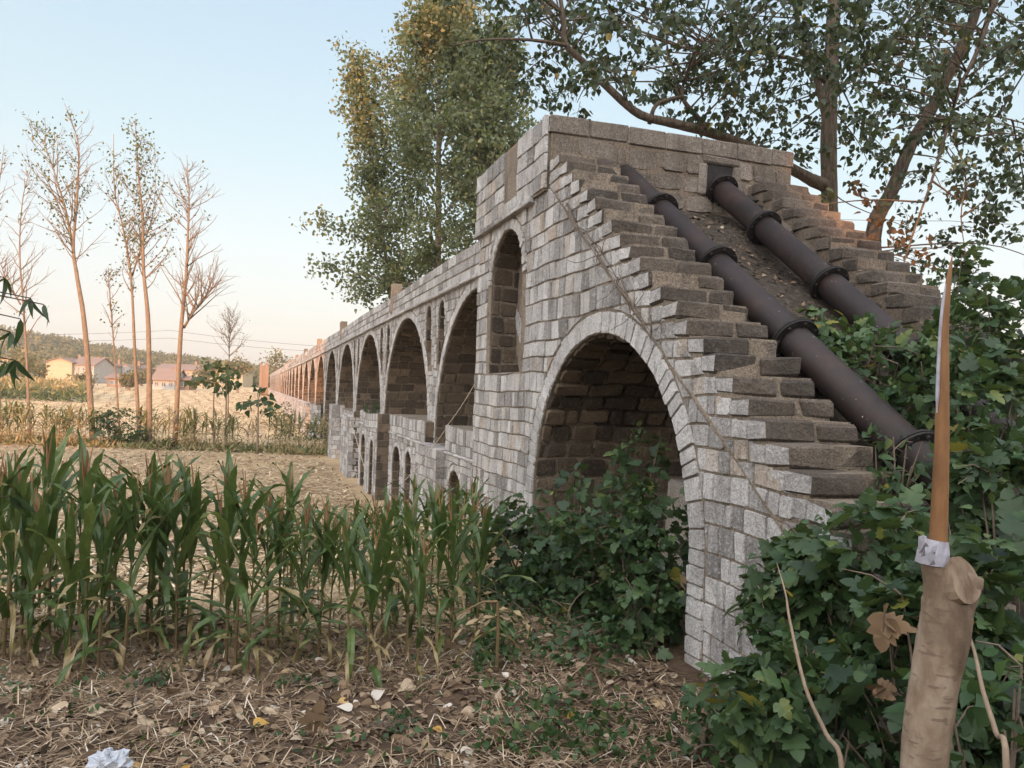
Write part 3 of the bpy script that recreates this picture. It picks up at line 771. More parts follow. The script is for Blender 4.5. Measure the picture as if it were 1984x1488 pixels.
# unseen wooded rise behind the camera, its ridge shaped to hold back the low sun
def rise():
    L = np.linspace(-90, 90, 721); D = -62.
    H = np.interp(L, [-90, -30, -23, -19, -14, -9, 0, 2.3, 2.7, 5.5, 5.9, 20, 90], [10, 11.2, 12.6, 14.2, 19.6, 28.5, 34, 35, 14.4, 14.4, 35, 36, 36])
    H = H+.5*np.sin(L*1.7)+.35*np.sin(L*4.1+1)
    H[(L >= 2.7) & (L <= 5.5)] = 14.4  # notch shaped to let a patch of sun through
    H = H[:, None]; A = np.array([18, 6, 0, -6, -30.])
    prof = np.array([0, .8, 1, .9, 0])
    G = gz(0, 0)
    pts = np.array([[sp_*l+sh*(D+a)+ZZ*(H[i, 0]*pf-.5) for a, pf in zip(A, prof)] for i, l in enumerate(L)])
    n = len(A); q = np.array([[i*n+j, i*n+j+1, (i+1)*n+j+1, (i+1)*n+j] for i in range(len(L)-1) for j in range(n-1)])
    hm = plain_mat('wooded_bank', [(.3, (.03, .04, .02)), (.7, (.08, .08, .04))], 2, .95)
    tag(soup('unseen_notched_rise', pts.reshape(-1, 3), q, np.full(len(q), .5), hm, smooth=True), kind='structure')
rise()
n = 2600; l_ = RNG.uniform(2.2, 6.0, n); h_ = 16.2+RNG.random(n)*17+.5*np.sin(l_*3)
tag(leaves('notch_leaf_screen', 'small', sp_*l_[:, None]+sh*(-61+RNG.uniform(-2, 2, n))[:, None]+ZZ*h_[:, None], rdir(n), rdir(n), RNG.uniform(.8, 1.6, n), tones(n), M['cotton_leaf']), None, None, None, 'stuff')  # loose leaves added over the notch to trim the sun patch

# ------------------------------------------------------------------ maize
def blade(buf, base, az, L, w, lift, droop, tone, twist=0):
    """one arching leaf blade: lift = start angle above horizontal, droop = how far it bends over"""
    n = 9; p = np.array(base, float); V = []; ang = lift
    for i in range(n+1):
        t = i/n
        ww = w*(.55+1.1*t if t < .35 else 1.0*(1-((t-.35)/.65)**1.8)+.02)*.5
        h = np.array([math.cos(az+twist*t), math.sin(az+twist*t), 0]); d = h*math.cos(ang)+ZZ*math.sin(ang); sd_ = np.array([-h[1], h[0], 0]); nn = np.cross(d, sd_)
        wv = .012*math.sin(i*2.1+az*5)
        V += [p+sd_*ww-nn*(-ww*.35+wv), p.copy(), p-sd_*ww-nn*(-ww*.35-wv)]
        p = p+d*L/n; ang -= droop/n*(.5+1.3*t)
    fs = []
    for i in range(n):
        a = i*3; fs += [[a, a+1, a+4, a+3], [a+1, a+2, a+5, a+4]]
    buf.add(V, fs, tone)
def maize_parts(seed, H, dry=.12):
    random.seed(seed); st, fo, ta = Buf(), Buf(), Buf()
    lean = (random.uniform(-.06, .06), random.uniform(-.06, .06)); az0 = random.uniform(0, 6.28)
    at = lambda z: np.array([lean[0]*z*z/H, lean[1]*z*z/H, z])
    tube(st, [at(H*k/8) for k in range(9)], [.014-.009*k/8 for k in range(9)], 6, [0.9]*6*2+[.6]*6*2+[.2]*6*4+[.2, .2])
    n = random.randint(12, 15)
    for i in range(n):
        t = (i+.6)/n; z = H*(.05+.87*t**.9); az = az0+math.pi*i+random.uniform(-.7, .7)
        L = (.42+.38*math.sin(math.pi*min(1, t*.9+.12)))*random.uniform(.85, 1.2)*H/1.2
        isdry = random.random() < (dry+1.25*max(0, .5-t))
        lift = (.80+.66*t)+random.uniform(-.2, .25); droop = random.uniform(.6, 2.6)*(1.25-.8*t)
        if t < .4 and not isdry: lift -= random.uniform(.1, .7); droop += .5
        if isdry: lift -= random.uniform(.3, 1.2); droop += .9; L *= .8
        blade(fo, at(z), az, L, random.uniform(.054, .086)*(.55 if isdry else 1), lift, droop, random.uniform(.84, 1) if isdry else random.uniform(.1, .75), random.uniform(-.5, .5))
    for k in range(random.randint(4, 7)):
        a = random.uniform(0, 6.28); s = random.uniform(.06, .30); l = random.uniform(.18, .33)
        b0 = at(H*.98); tube(ta, [b0, b0+np.array([math.cos(a)*s*l*.5, math.sin(a)*s*l*.5, l*.55]), b0+np.array([math.cos(a)*s*l, math.sin(a)*s*l, l])], [.005, .0075, .003], 4, random.random())
    return st, fo, ta
MZ = []
def copy_thing(root, loc, rz, label, group, sc=1.0):
    r = root.copy(); COL.objects.link(r); r.location = loc; r.rotation_euler = (0, 0, rz); r.scale = (sc,)*3; r['label'] = label; r['group'] = group
    for ch in root.children:
        c = ch.copy(); COL.objects.link(c); c.parent = r
    return r
for v in range(10):
    st, fo, ta = maize_parts(100+v, random.choice([1.08, 1.16, 1.22, 1.28]), .08 if v < 7 else .3)
    r = thing('maize_plant', (0, 0, 0), '', 'maize plant', 'maize plants along the near edge of the field')
    st.build('stalk', M['stalk'], r); fo.build('foliage', M['maize'], r); ta.build('tassel', M['tassel'], r); MZ.append([r, False])
random.seed(5)
spots = []
for px in np.arange(-150, 950, 30): spots.append((px+random.uniform(-12, 12), random.uniform(5.3, 6.1), 0))
for px in np.arange(-150, 950, 40):
    if 250 < px < 560 and random.random() < .5: continue
    spots.append((px+random.uniform(-14, 14), random.uniform(6.2, 7.2), 1))
for px in np.arange(560, 930, 15): spots.append((px+random.uniform(-10, 10), random.uniform(7.4, 9.6), 2))
LB = ['green maize plant in the front row along the bare bank', 'green maize plant behind the front row, over the pale stubble field', 'maize plant in the thick back clump beside the aqueduct pier']
for i, (px, t, rw) in enumerate(spots):
    q = P(px, 744, t); v = random.randrange(10)
    loc = (q[0], q[1], float(gz(q[0], q[1]))-.02)
    if q[0] > 2.7: continue
    lab = LB[rw] if v < 7 else LB[rw].replace('green maize', 'half-dry yellowing maize').replace('maize plant in', 'half-dry yellowing maize plant in')
    sc_ = random.uniform(.92, 1.1)*(np.interp(px, [380, 560, 640], [.97, .86, .74]) if rw < 2 else .64)
    if not MZ[v][1]:
        r = MZ[v][0]; r.location = loc; r.rotation_euler = (0, 0, random.uniform(0, 6.28)); r.scale = (sc_,)*3; r['label'] = lab; MZ[v][1] = True
    else: copy_thing(MZ[v][0], loc, random.uniform(0, 6.28), lab, 'maize plants along the near edge of the field', sc_)
# the snapped dry plant at the end of the row
t = thing('maize_plant', tuple(onz(962, 1308, 0)), 'dry snapped maize plant with bent-over top at the right end of the row', 'maize plant')
b0 = np.array(t.location); s1 = Buf(); tube(s1, [b0, b0+[.0, 0, .3], b0+[-.012, 0, .52]], [.013, .012, .011], 6, .85); k0 = b0+[-.012, 0, .52]
tube(s1, [k0, k0-RT*.10+ZZ*.0, k0-RT*.26-ZZ*.08], [.011, .009, .005], 6, .85); o = s1.build('stalk', M['stalk']); reparent(o, t)
fb = Buf()
for a, l, li, dr in ((3.4, .4, .1, 1.2), (2.6, .42, -.5, .8), (.3, .34, -.3, 1.4), (5.5, .36, .2, 2.2), (3.0, .3, -.7, .4)): blade(fb, k0-ZZ*random.uniform(0, .25), a, l, .035, li, dr, random.uniform(.86, 1))
o = fb.build('foliage', M['maize']); reparent(o, t)

# ------------------------------------------------------------------ litter on the bank, stubble in the field
def strips(name, n, reg, length, width, mat, label, tonef, lift=.25, zoff=.006, patchy=False):
    x, y = reg(n)
    if patchy: k = vnoise(x, y, 1.9, 8)+.6*vnoise(x, y, 5.3, 4)+RNG.normal(0, .35, len(x)) > -.25; x, y = x[k], y[k]
    n = len(x); L = RNG.uniform(*length, n); W_ = RNG.uniform(*width, n); a = RNG.uniform(0, 6.28, n); e = np.clip(RNG.normal(0, lift, n), -.15, 1.3)
    d = np.stack([np.cos(a)*np.cos(e), np.sin(a)*np.cos(e), np.abs(np.sin(e))], 1); s = np.stack([-np.sin(a), np.cos(a), 0*a], 1)
    c = np.stack([x, y, gz(x, y)+zoff+RNG.uniform(0, .012, n)], 1)
    md = c+d*(L/2)[:, None]+ZZ*(L*RNG.uniform(-.02, .08, n))[:, None]; e_ = c+d*L[:, None]
    w_ = s*(W_/2)[:, None]
    V = np.stack([c-w_, c+w_, md+w_, md-w_, e_+w_*.5, e_-w_*.5], 1).reshape(-1, 3); k = np.arange(n)*6
    Fc = np.concatenate([np.stack([k, k+1, k+2, k+3], 1), np.stack([k+3, k+2, k+4, k+5], 1)]); T = tonef(n)
    return tag(soup(name, V, Fc, np.r_[T, T], mat), label, None, None, 'stuff')
def box_reg(x0, x1, y0, y1):
    def f(n): return RNG.uniform(x0, x1, n), RNG.uniform(y0, y1, n)
    return f
def view_reg(px0, px1, t0, t1, pw=1.0):
    """an area fanning out from the bank over the field"""
    def f(n):
        px = RNG.uniform(px0, px1, n); t = t0+(t1-t0)*RNG.random(n)**pw
        q = CAM+(FW+RT*((px-992)/F)[:, None])*t[:, None]
        ok = q[:, 0] < 3.0; return q[ok, 0], q[ok, 1]
    return f
strips('straw_litter', 25000, view_reg(-520, 1500, 3.6, 6.8), (.03, .18), (.003, .008), M['straw'], 'dry straw and chopped stalks scattered over the bank', lambda n: np.clip(RNG.normal(.40, .33, n), 0, 1), patchy=True)
nc = 2600; cx_, cy_ = view_reg(-520, 1500, 3.6, 6.8)(nc); nc = len(cx_)
oct_ = np.array([(1, 0, 0), (-1, 0, 0), (0, 1, 0), (0, -1, 0), (0, 0, .8), (0, 0, -.6), ]); of = np.array([[0, 2, 4], [2, 1, 4], [1, 3, 4], [3, 0, 4], [2, 0, 5], [1, 2, 5], [3, 1, 5], [0, 3, 5]])
cv = (oct_[None]*(1+RNG.uniform(-.35, .35, (nc, 6, 3))))*(RNG.uniform(.006, .03, nc)**1.0)[:, None, None]+np.stack([cx_, cy_, gz(cx_, cy_)+.006], 1)[:, None]
M['clod'] = tone_mat('clod', [(0, (.06, .04, .027)), (1, (.17, .118, .08))], .95)
tag(soup('clods', cv.reshape(-1, 3), (of[None]+(np.arange(nc)*6)[:, None, None]).reshape(-1, 3), RNG.random(nc*8), M['clod'], smooth=True), 'earth clods on the bank', None, None, 'stuff')
strips('stubble', 34000, view_reg(-250, 1150, 6.5, 34, 1.5), (.10, .34), (.010, .026), M['field_straw'], 'pale chopped maize straw covering the harvested field', lambda n: np.clip(RNG.normal(.6, .25, n), 0, 1), .12)
strips('far_stubble', 26000, view_reg(-150, 1000, 12, 39, 1.1), (.18, .55), (.025, .06), M['field_straw'], 'pale straw and dark clods over the middle of the field', lambda n: np.clip(RNG.normal(.55, .32, n), 0, 1), .10)
def rows_reg(px0, px1, t0, t1):
    f0_ = view_reg(px0, px1, t0, t1, 1.1)
    def f(n):
        x, y = f0_(n); u = x+.12*y; u2 = np.round(u/2.2)*2.2+RNG.normal(0, .30, len(u)); return x+(u2-u), y
    return f
strips('lit_stubble', 22000, rows_reg(-150, 560, 42, 170), (.25, .7), (.05, .12), M['field_straw'], 'sunlit straw rows on the far field', lambda n: np.clip(RNG.normal(.75, .2, n), 0, 1), .15)
x, y = view_reg(-520, 1450, 3.5, 6.9)(4600); n = len(x)
leaves('leaf_litter', 'ovate', np.stack([x, y, gz(x, y)+.012], 1), rdir(n, 0, .25), rdir(n, 1.6), RNG.uniform(.025, .10, n), np.clip(RNG.normal(.48, .30, n), 0, 1), M['litter'])
tag(bpy.data.objects['leaf_litter'], 'brown and yellow fallen leaves on the bank', None, None, 'stuff')
# the larger pale husks and leaves one can pick out
HUSK = [(130, 1385, .10, 'white husk scrap lying left of the heart-shaped pale leaf'), (168, 1392, .09, 'heart-shaped pale leaf lying on the bare earth of the bank'), (288, 1405, .12, 'long pale husk leaf lying on the earth near the bag'),
        (480, 1308, .16, 'long cream husk lying in front of the maize row'), (560, 1330, .15, 'torn cream husk lying at the foot of the maize'), (500, 1385, .18, 'forked cream husk in the middle of the bank'), (800, 1335, .11, 'white curled leaf lying in front of the right maize clump'),
        (445, 1390, .11, 'pale brown dead leaf beside the forked husk'), (490, 1418, .07, 'small yellow leaf on the bank'), (842, 1424, .06, 'bright orange leaf on the straw'), (1155, 1372, .07, 'orange leaf near the green weeds under the arch')]
for px, py, s, lab in HUSK:
    q = onz(px, py, 0); q[2] = float(gz(q[0], q[1]))+.02
    lm = 'litter'
    tn = .97 if 'orange' in lab else (.965 if 'yellow' in lab else (.6 if 'brown' in lab else .91))
    o = leaves('husk' if 'husk' in lab else 'fallen_leaf', 'ovate' if s < .13 else 'lance', np.array([q]), rdir(1, 0, .1), np.array([[.2, -.5, .85]]), np.array([s*1.3]), np.array([tn]), M[lm]); tag(o, lab, 'husk' if 'husk' in lab else 'leaf')
# crumpled clear bag at the lower edge
q = onz(212, 1490, 0); b = Buf(); n1, n2 = 10, 18; V = []
for i in range(n1+1):
    for j in range(n2):
        a = j/n2*6.283; ph = i/n1*math.pi/2; rr = 1+.13*math.sin(a*3+i)+.1*math.sin(a*7-i*2)+random.uniform(-.06, .06)
        V.append(q+RT*(.115*math.cos(a)*math.cos(ph)*rr)+f0*(.10*math.sin(a)*math.cos(ph)*rr)+ZZ*(.085*math.sin(ph)*rr))
b.add(V, [[i*n2+j, i*n2+(j+1) % n2, (i+1)*n2+(j+1) % n2, (i+1)*n2+j] for i in range(n1) for j in range(n2)])
pm, nt_, pb_ = newmat('thin_plastic'); pb_.inputs['Base Color'].default_value = (.46, .49, .54, 1); pb_.inputs['Roughness'].default_value = .3; pb_.inputs['Alpha'].default_value = .75
tag(b.build('plastic_bag', pm), 'crumpled whitish plastic bag lying on the bank at the lower edge', 'plastic bag')

# ------------------------------------------------------------------ shrubs
def shrub(name, c, rad, nl, size, label, cat='shrub', group=None, nstem=7, tone=(.42, .2, .03), kind='lobed', mat='mulberry', base=None, flat=.4):
    c = np.array(c, float); rad = np.array(rad, float)
    bz = float(gz(c[0], c[1])) if base is None else base
    foot = np.array([c[0], c[1], bz])
    t = thing(name, tuple(foot), label, cat, group); sb = Buf()
    pts = []; dirs = []
    for k in range(nstem):
        e = c+rad*rdir(1, .35)[0]*RNG.uniform(.6, 1.0)
        f_ = foot+np.array([RNG.uniform(-.3, .3)*rad[0], RNG.uniform(-.3, .3)*rad[1], 0])
        m_ = (f_+e)/2+ZZ*.12*rad[2]+RNG.normal(0, .06, 3)*rad
        pth = smooth_path([f_, m_, e], 5); tube(sb, pth, list(np.linspace(.012, .004, len(pth))), 5)
        for s in range(4):
            i = RNG.integers(3, len(pth)); u = e*0+pth[i]; d_ = rdir(1, .2)[0]*rad*RNG.uniform(.35, .7)
            tw = np.array([u, u+d_*.5+ZZ*.03, u+d_]); tube(sb, tw, [.005, .004, .002], 4); pts.append(tw)
    o = sb.build('stem', M['twig']); reparent(o, t)
    # leaves gathered along the twigs and through the outer part of the mass
    n1 = int(nl*.5); tw = np.array(pts); idx = RNG.integers(0, len(tw), n1); s = RNG.random(n1)[:, None]
    p1 = tw[idx, 0]*(1-s)+tw[idx, 2]*s+RNG.normal(0, .05, (n1, 3))
    n2 = nl-n1; cl = max(6, nl//42); cc = c+rdir(cl)*rad*(RNG.uniform(.55, 1.0, cl)**.6)[:, None]; p2 = cc[RNG.integers(0, cl, n2)]+RNG.normal(0, .17, (n2, 3))*rad
    p = np.vstack([p1, p2]); out = (p-c)/rad; lim = np.linalg.norm(out, axis=1); p = np.where((lim > 1.12)[:, None], c+out/lim[:, None]*rad*RNG.uniform(.8, 1.1, (len(p), 1)), p)
    ok = p[:, 2] > bz+.02; p = p[ok]; n = len(p); out = (p-c)/rad
    d = out*.7+rdir(n)*.8; d[:, 2] -= .25
    nr = out*.35+rdir(n)*.6; nr[:, 2] += .75
    o = leaves('foliage', kind, p, d, nr, size*.84*RNG.uniform(.35, 1.2, n), tones(n, *tone), M[mat]); reparent(o, t)
    if kind == 'lobed':                                  # finer climbers growing through it
        m = nl//2; k = max(4, m//30); cc = c+rdir(k)*rad*RNG.uniform(.5, 1.02, (k, 1)); q = cc[RNG.integers(0, k, m)]+RNG.normal(0, .13, (m, 3))*rad; q = q[q[:, 2] > bz+.02]; m = len(q)
        o = leaves('small_leaves', 'ovate', q, rdir(m, -.3), rdir(m, .9), RNG.uniform(.025, .07, m), tones(m, .6, .25, .05), M['herb']); reparent(o, t)
    return t
MB = 'mulberry shrubs round the arch'
shrub('shrub', P(1010, 1090, 7.6), (.62, .55, .62), 750, .13, 'dark lobed-leaf shrub against the left foot of the front arch', group=MB)
shrub('shrub', P(1120, 1075, 7.0), (.6, .55, .72), 900, .13, 'dense dark shrub filling the middle of the front arch', group=MB)
shrub('shrub', P(1240, 1080, 6.5), (.50, .5, .72), 850, .13, 'dark shrub in front of the right side of the front arch', group=MB)
shrub('shrub', P(1235, 900, 7.5), (.30, .3, .55), 200, .12, 'tall thin leafy shoot rising inside the front arch', nstem=4)
shrub('shrub', P(1110, 1220, 6.3), (.9, .5, .34), 700, .09, 'low leafy bush spreading over the earth in front of the arch', kind='ovate', mat='herb')
shrub('shrub', P(1245, 1180, 6.0), (.22, .25, .34), 170, .15, 'broad pale-leaved shrub beside the grey corner of the arch', tone=(.6, .15, .02))
shrub('shrub', P(1590, 1180, 4.4), (.44, .4, .42), 520, .14, 'broad-leaved shrub in front of the grey wall right of the arch', tone=(.5, .2, .02))
shrub('shrub', P(1700, 1120, 4.1), (.5, .4, .40), 620, .14, 'broad-leaved shrub over the lowest steps, left of the cut trunk', tone=(.5, .2, .02))
shrub('shrub', P(1560, 1370, 3.7), (.52, .35, .34), 560, .13, 'shrub with large low leaves at the lower right of the bank', tone=(.5, .2, .02))
shrub('shrub', P(1400, 1390, 4.3), (.22, .25, .25), 220, .09, 'small leafy bush at the edge of the straw', kind='ovate', mat='herb')
shrub('shrub', P(1790, 1330, 3.4), (.42, .35, .48), 560, .13, 'dark shrub directly behind the cut trunk', tone=(.4, .2, .02))
shrub('shrub', P(1950, 1230, 3.3), (.32, .35, .55), 520, .13, 'dark shrub at the right edge beside the cut trunk', tone=(.4, .2, .03))
shrub('shrub', P(1930, 1430, 2.7), (.26, .26, .3), 300, .10, 'low shrub at the lower right corner', kind='ovate', mat='herb')
shrub('shrub', P(1690, 690, 6.4), (.62, .5, .36), 560, .15, 'light green shrub growing across the two iron pipes', tone=(.6, .2, .06), base=1.6, nstem=9)
shrub('shrub', P(1600, 640, 6.6), (.34, .3, .2), 190, .15, 'small leafy branchlet bush at the left end of the pipe thicket', tone=(.6, .2, .06), base=2.0)
shrub('shrub', P(1850, 770, 5.6), (.5, .45, .42), 700, .14, 'leafy shrub on the ramp below the right pipe', tone=(.5, .2, .05), base=.9)
shrub('shrub', P(1940, 690, 6.6), (.55, .5, .62), 700, .14, 'tall shrub at the right edge in front of the sky', tone=(.5, .22, .04), base=.6)
shrub('shrub', P(1960, 960, 4.3), (.36, .35, .42), 560, .13, 'shrub at the right edge, level with the lower pipe end', tone=(.42, .2, .04), base=.2)
shrub('shrub', P(1730, 900, 4.9), (.26, .25, .25), 230, .10, 'small ivy-like bush between the steps and the left pipe', tone=(.5, .22, .08), base=.9, kind='ovate')
shrub('shrub', P(1850, 600, 9.0), (.55, .5, .75), 420, .15, 'dark thin shrub behind the end of the right stepped wall', tone=(.35, .2, .02), base=.3)
shrub('shrub', onx(720, 715, 4.6)+[0, 0, 0], (.3, .5, .7), 180, .16, 'small shrub growing out of the third arch bay', kind='ovate', base=1.2)
shrub('shrub', onx(722, 790, 3.6), (.25, .3, .2), 140, .12, 'low tuft on the edge of the lower deck', kind='ovate', base=1.1, mat='herb')
shrub('weed_clump', onz(772, 1425, 0)+[0, 0, .05], (.16, .14, .07), 130, .05, 'dark green weed clump on the straw in the middle of the bank', 'weed', None, 5, (.35, .2, 0), 'ovate', 'herb')
shrub('weed_clump', onz(590, 1330, 0)+[0, 0, .03], (.22, .12, .05), 110, .045, 'flat green weed patch at the foot of the middle maize', 'weed', None, 5, (.45, .2, 0), 'ovate', 'herb')
shrub('weed_clump', onz(290, 1325, 0)+[0, 0, .03], (.16, .12, .05), 80, .06, 'broad-leaved weed between the maize and the left husks', 'weed', None, 4, (.45, .2, 0), 'ovate', 'herb')
for px, py, t, sz, lab in ((1716, 1205, 3.2, .16, 'curled dead brown leaf caught in the shrub left of the cut trunk'), (1700, 1330, 3.3, .09, 'small tan dead leaf hanging in the dark shrub behind the cut trunk'), (600, 1415, 4.7, .16, 'dark brown curled dead leaf on the earth in the middle of the bank')):
    q = P(px, py, t)
    if py > 1400: q = onz(px, py, .03)
    m = 5; o = leaves('dead_leaf', 'lobed', np.tile(q, (m, 1))+RNG.normal(0, .012, (m, 3)), rdir(m, -.3), rdir(m), np.full(m, sz)*RNG.uniform(.6, 1, m), RNG.uniform(.2, .9, m), M['dead_leaf']); tag(o, lab, 'leaf')
n = 900; y = RNG.uniform(4.6, 8.45, n); x = RNG.uniform(3.9, 5.95, n)
p = np.stack([x, y, 4.42+(y-8.5)*.70+.05*np.sin(y*5)+.02], 1)
tag(leaves('ramp_litter', 'ovate', p, rdir(n, 0, .5), rdir(n)*.5+[0, -.57, .82], RNG.uniform(.02, .075, n), np.clip(RNG.normal(.22, .3, n), 0, 1), M['litter']), 'dead leaves and crumbs on the dark earth between the pipes', None, None, 'stuff')
# ground cover of small weeds
def weeds(name, n, reg, size, label, hmax=.12, mat='herb'):
    x, y = reg(n); n = len(x); m = vnoise(x, y, 1.7, 5)+RNG.normal(0, .3, n) > .15; x, y = x[m], y[m]; n = len(x)
    p = np.stack([x, y, gz(x, y)+RNG.random(n)**1.5*hmax+.01], 1)
    tag(leaves(name, 'ovate', p, rdir(n, .2), rdir(n, 1.1), RNG.uniform(*size, n), tones(n, .5, .25, .03), M[mat]), label, None, None, 'stuff')
weeds('ground_weeds', 6000, view_reg(940, 1560, 4.2, 7.4), (.03, .07), 'low green weeds below the front arch', .16)
weeds('bank_weeds', 700, view_reg(-50, 960, 4.0, 5.8), (.02, .06), 'sparse green weeds on the bank', .05)

# ------------------------------------------------------------------ trees
def limb(buf, pts, r0_, r1_, n=8, tone=.5, lump=.06, sm=5):
    p = smooth_path(pts, sm); tube(buf, p, list(r0_+(r1_-r0_)*np.linspace(0, 1, len(p))**.7), n, tone, 0, True, lump); return p
def wander(p, d, L, seg, up, jit):
    out = [np.array(p, float)]; d = np.array(d, float); d /= np.linalg.norm(d)
    for i in range(seg):
        d = d+RNG.normal(0, jit, 3)+ZZ*up; d /= np.linalg.norm(d); out.append(out[-1]+d*L/seg)
    return np.array(out)

# the big spreading tree behind the tower
TD = 14.0
big_t = thing('broadleaf_tree', tuple(P(1612, 800, TD)*[1, 1, 0]), 'large spreading broadleaf tree with dark trunk, its limbs over the tower', 'tree')
tb = Buf()
trunk = limb(tb, [P(1620, 830, TD), P(1612, 600, TD), P(1607, 400, TD), P(1606, 230, TD), P(1612, 100, TD), P(1618, -60, TD), P(1625, -260, TD)], .19, .10, 12)
limbs = []
def L_(pts, r0_, r1_, n=7): q = limb(tb, pts, r0_, r1_, n); limbs.append(q); return q
L_([P(1600, 360, TD), P(1575, 350, TD-.2), P(1542, 332, TD-.4), P(1450, 285, TD-1), P(1372, 256, TD-1.6), P(1300, 238, TD-2), P(1240, 222, TD-2.3), P(1180, 172, TD-2.5), P(1130, 120, TD-2.6), P(1096, 85, TD-2.7), P(1092, 40, TD-2.7), P(1080, -40, TD-2.7)], .13, .03, 9)
L_([P(1096, 88, TD-2.7), P(1050, 80, TD-3), P(1000, 76, TD-3.2), P(930, 78, TD-3.4), P(880, 88, TD-3.5)], .035, .010)
L_([P(1385, 262, TD-1.6), P(1350, 225, TD-1.7), P(1322, 188, TD-1.8), P(1328, 150, TD-1.8), P(1345, 100, TD-1.8)], .06, .015)
L_([P(1258, 240, TD-2.2), P(1270, 205, TD-2.2), P(1300, 192, TD-2), P(1322, 188, TD-1.8)], .035, .03)
L_([P(1606, 250, TD), P(1585, 160, TD), P(1555, 80, TD), P(1530, -40, TD)], .09, .04)
L_([P(1600, 160, TD), P(1560, 122, TD-.3), P(1490, 105, TD-.6), P(1430, 100, TD-.8), P(1375, 110, TD-1)], .05, .012)
L_([P(1612, 190, TD), P(1660, 140, TD+.2), P(1720, 90, TD+.4), P(1760, 40, TD+.5)], .05, .015)
L_([P(1690, 470, TD-1), P(1700, 420, TD-1), P(1728, 370, TD-1), P(1765, 280, TD-1.1), P(1800, 220, TD-1.2), P(1850, 120, TD-1.4), P(1885, 40, TD-1.5), P(1920, -80, TD-1.6)], .14, .07, 10)
L_([P(1615, 520, TD), P(1650, 500, TD-.4), P(1690, 470, TD-1)], .14, .14, 10)
L_([P(1680, 640, TD-.9), P(1680, 520, TD-.9), P(1690, 460, TD-1)], .10, .12)
L_([P(1925, 0, TD-2.5), P(1895, 95, TD-2.5), P(1860, 170, TD-2.6), P(1835, 250, TD-2.7), P(1805, 350, TD-2.8), P(1770, 450, TD-2.9), P(1748, 520, TD-3)], .045, .010)
L_([P(1800, 236, TD-1.2), P(1860, 235, TD-1.5), P(1920, 225, TD-1.8), P(1990, 240, TD-2)], .03, .010)
L_([P(1835, 250, TD-2.7), P(1870, 330, TD-2.8), P(1862, 420, TD-2.9), P(1872, 500, TD-3)], .015, .006, 5)
# leafy sprays: (px, py, spread in px, twigs, yellowness)
CL = []
random.seed(3)
for px in range(900, 2060, 46):
    for py in range(-150, 560, 46):
        top = np.interp(px, [900, 1000, 1090, 1200, 1330, 1420, 1480, 1560, 1640, 1700, 1790, 1850, 1990], [60, 150, 190, 205, 260, 300, 330, 250, 300, 400, 470, 540, 520])
        dens = np.interp(px, [900, 1000, 1100, 1500, 1650, 1984], [.75, .9, 1, .95, .85, .8])
        if py > top: continue
        edge = (top-py)/140
        dd = dens*min(1, .45+edge)
        if 1640 < px < 1720 and py > 260: dd *= .25
        if 1490 < px < 1600 and py > 240: dd *= .3
        if px > 1900 and py > 340: dd *= .35
        if px > 1690 and 150 < py < 420: dd *= .6
        if random.random() < dd: CL.append((px+random.uniform(-30, 30), py+random.uniform(-28, 28)))
CL += [(1480, 290), (1530, 270), (1560, 400), (1440, 250), (1720, 520), (1790, 520), (1830, 480), (1760, 570), (1680, 310), (1870, 470), (1870, 560), (1950, 330)]
limbpts = np.vstack([trunk]+limbs)
LP, LD, = [], []
for px, py in CL:
    t = TD+random.uniform(-3.6, 1.8)
    c = P(px, py, t); dist = np.linalg.norm((limbpts-c)*[1, 1, 1.2], axis=1); a = limbpts[random.choice(list(np.argsort(dist)[:14]))]
    if dist.min() > .35: limb(tb, [a, (a+c)/2+RNG.normal(0, .12, 3)+ZZ*.08, c], .018, .006, 5, sm=4)
    for k in range(random.randint(4, 6)):
        tw = wander(c+RNG.normal(0, .12, 3), RNG.normal(size=3)*[1, 1, .7], random.uniform(.35, .75), 4, -.05, .25)
        tube(tb, tw, [.005, .004, .004, .003, .002], 4)
        m = random.randint(13, 20); s = RNG.uniform(.2, 1.05, m)*4; i = np.clip(s.astype(int), 0, 3); f = (s-i)[:, None]
        LP.append(tw[i]*(1-f)+tw[i+1]*f+RNG.normal(0, .06, (m, 3))); LD.append(np.tile(tw[-1]-tw[0], (m, 1)))
o = tb.build('branches', M['bark_dark'], None, True); reparent(o, big_t)
lp = np.vstack(LP); ld = np.vstack(LD); n = len(lp); d = ld+rdir(n)*.5; d[:, 2] -= .55
tn = tones(n, .42, .2, .035)
o = leaves('foliage', 'ovate', lp, d, rdir(n, .15), RNG.uniform(.07, .135, n), tn, M['cotton_leaf']); reparent(o, big_t)
# withered brown leaf bunches hanging in the right limb
WP, WD = [], []
for px, py in [(1745, 100), (1805, 135), (1812, 128), (1755, 90), (1690, 400), (1705, 385), (1720, 430), (1735, 460), (1680, 370), (1840, 60), (1850, 100), (1860, 375), (1800, 470), (1790, 500), (1700, 180), (1750, 440), (1660, 360)]:
    c = P(px, py, TD-1.6); m = random.randint(7, 13); WP.append(c+RNG.normal(0, .09, (m, 3))); WD.append(rdir(m, -.7))
wp = np.vstack(WP); o = leaves('withered_leaves', 'ovate', wp, np.vstack(WD), rdir(len(wp)), RNG.uniform(.08, .15, len(wp)), RNG.random(len(wp))*.6, M['dead_leaf']); reparent(o, big_t)

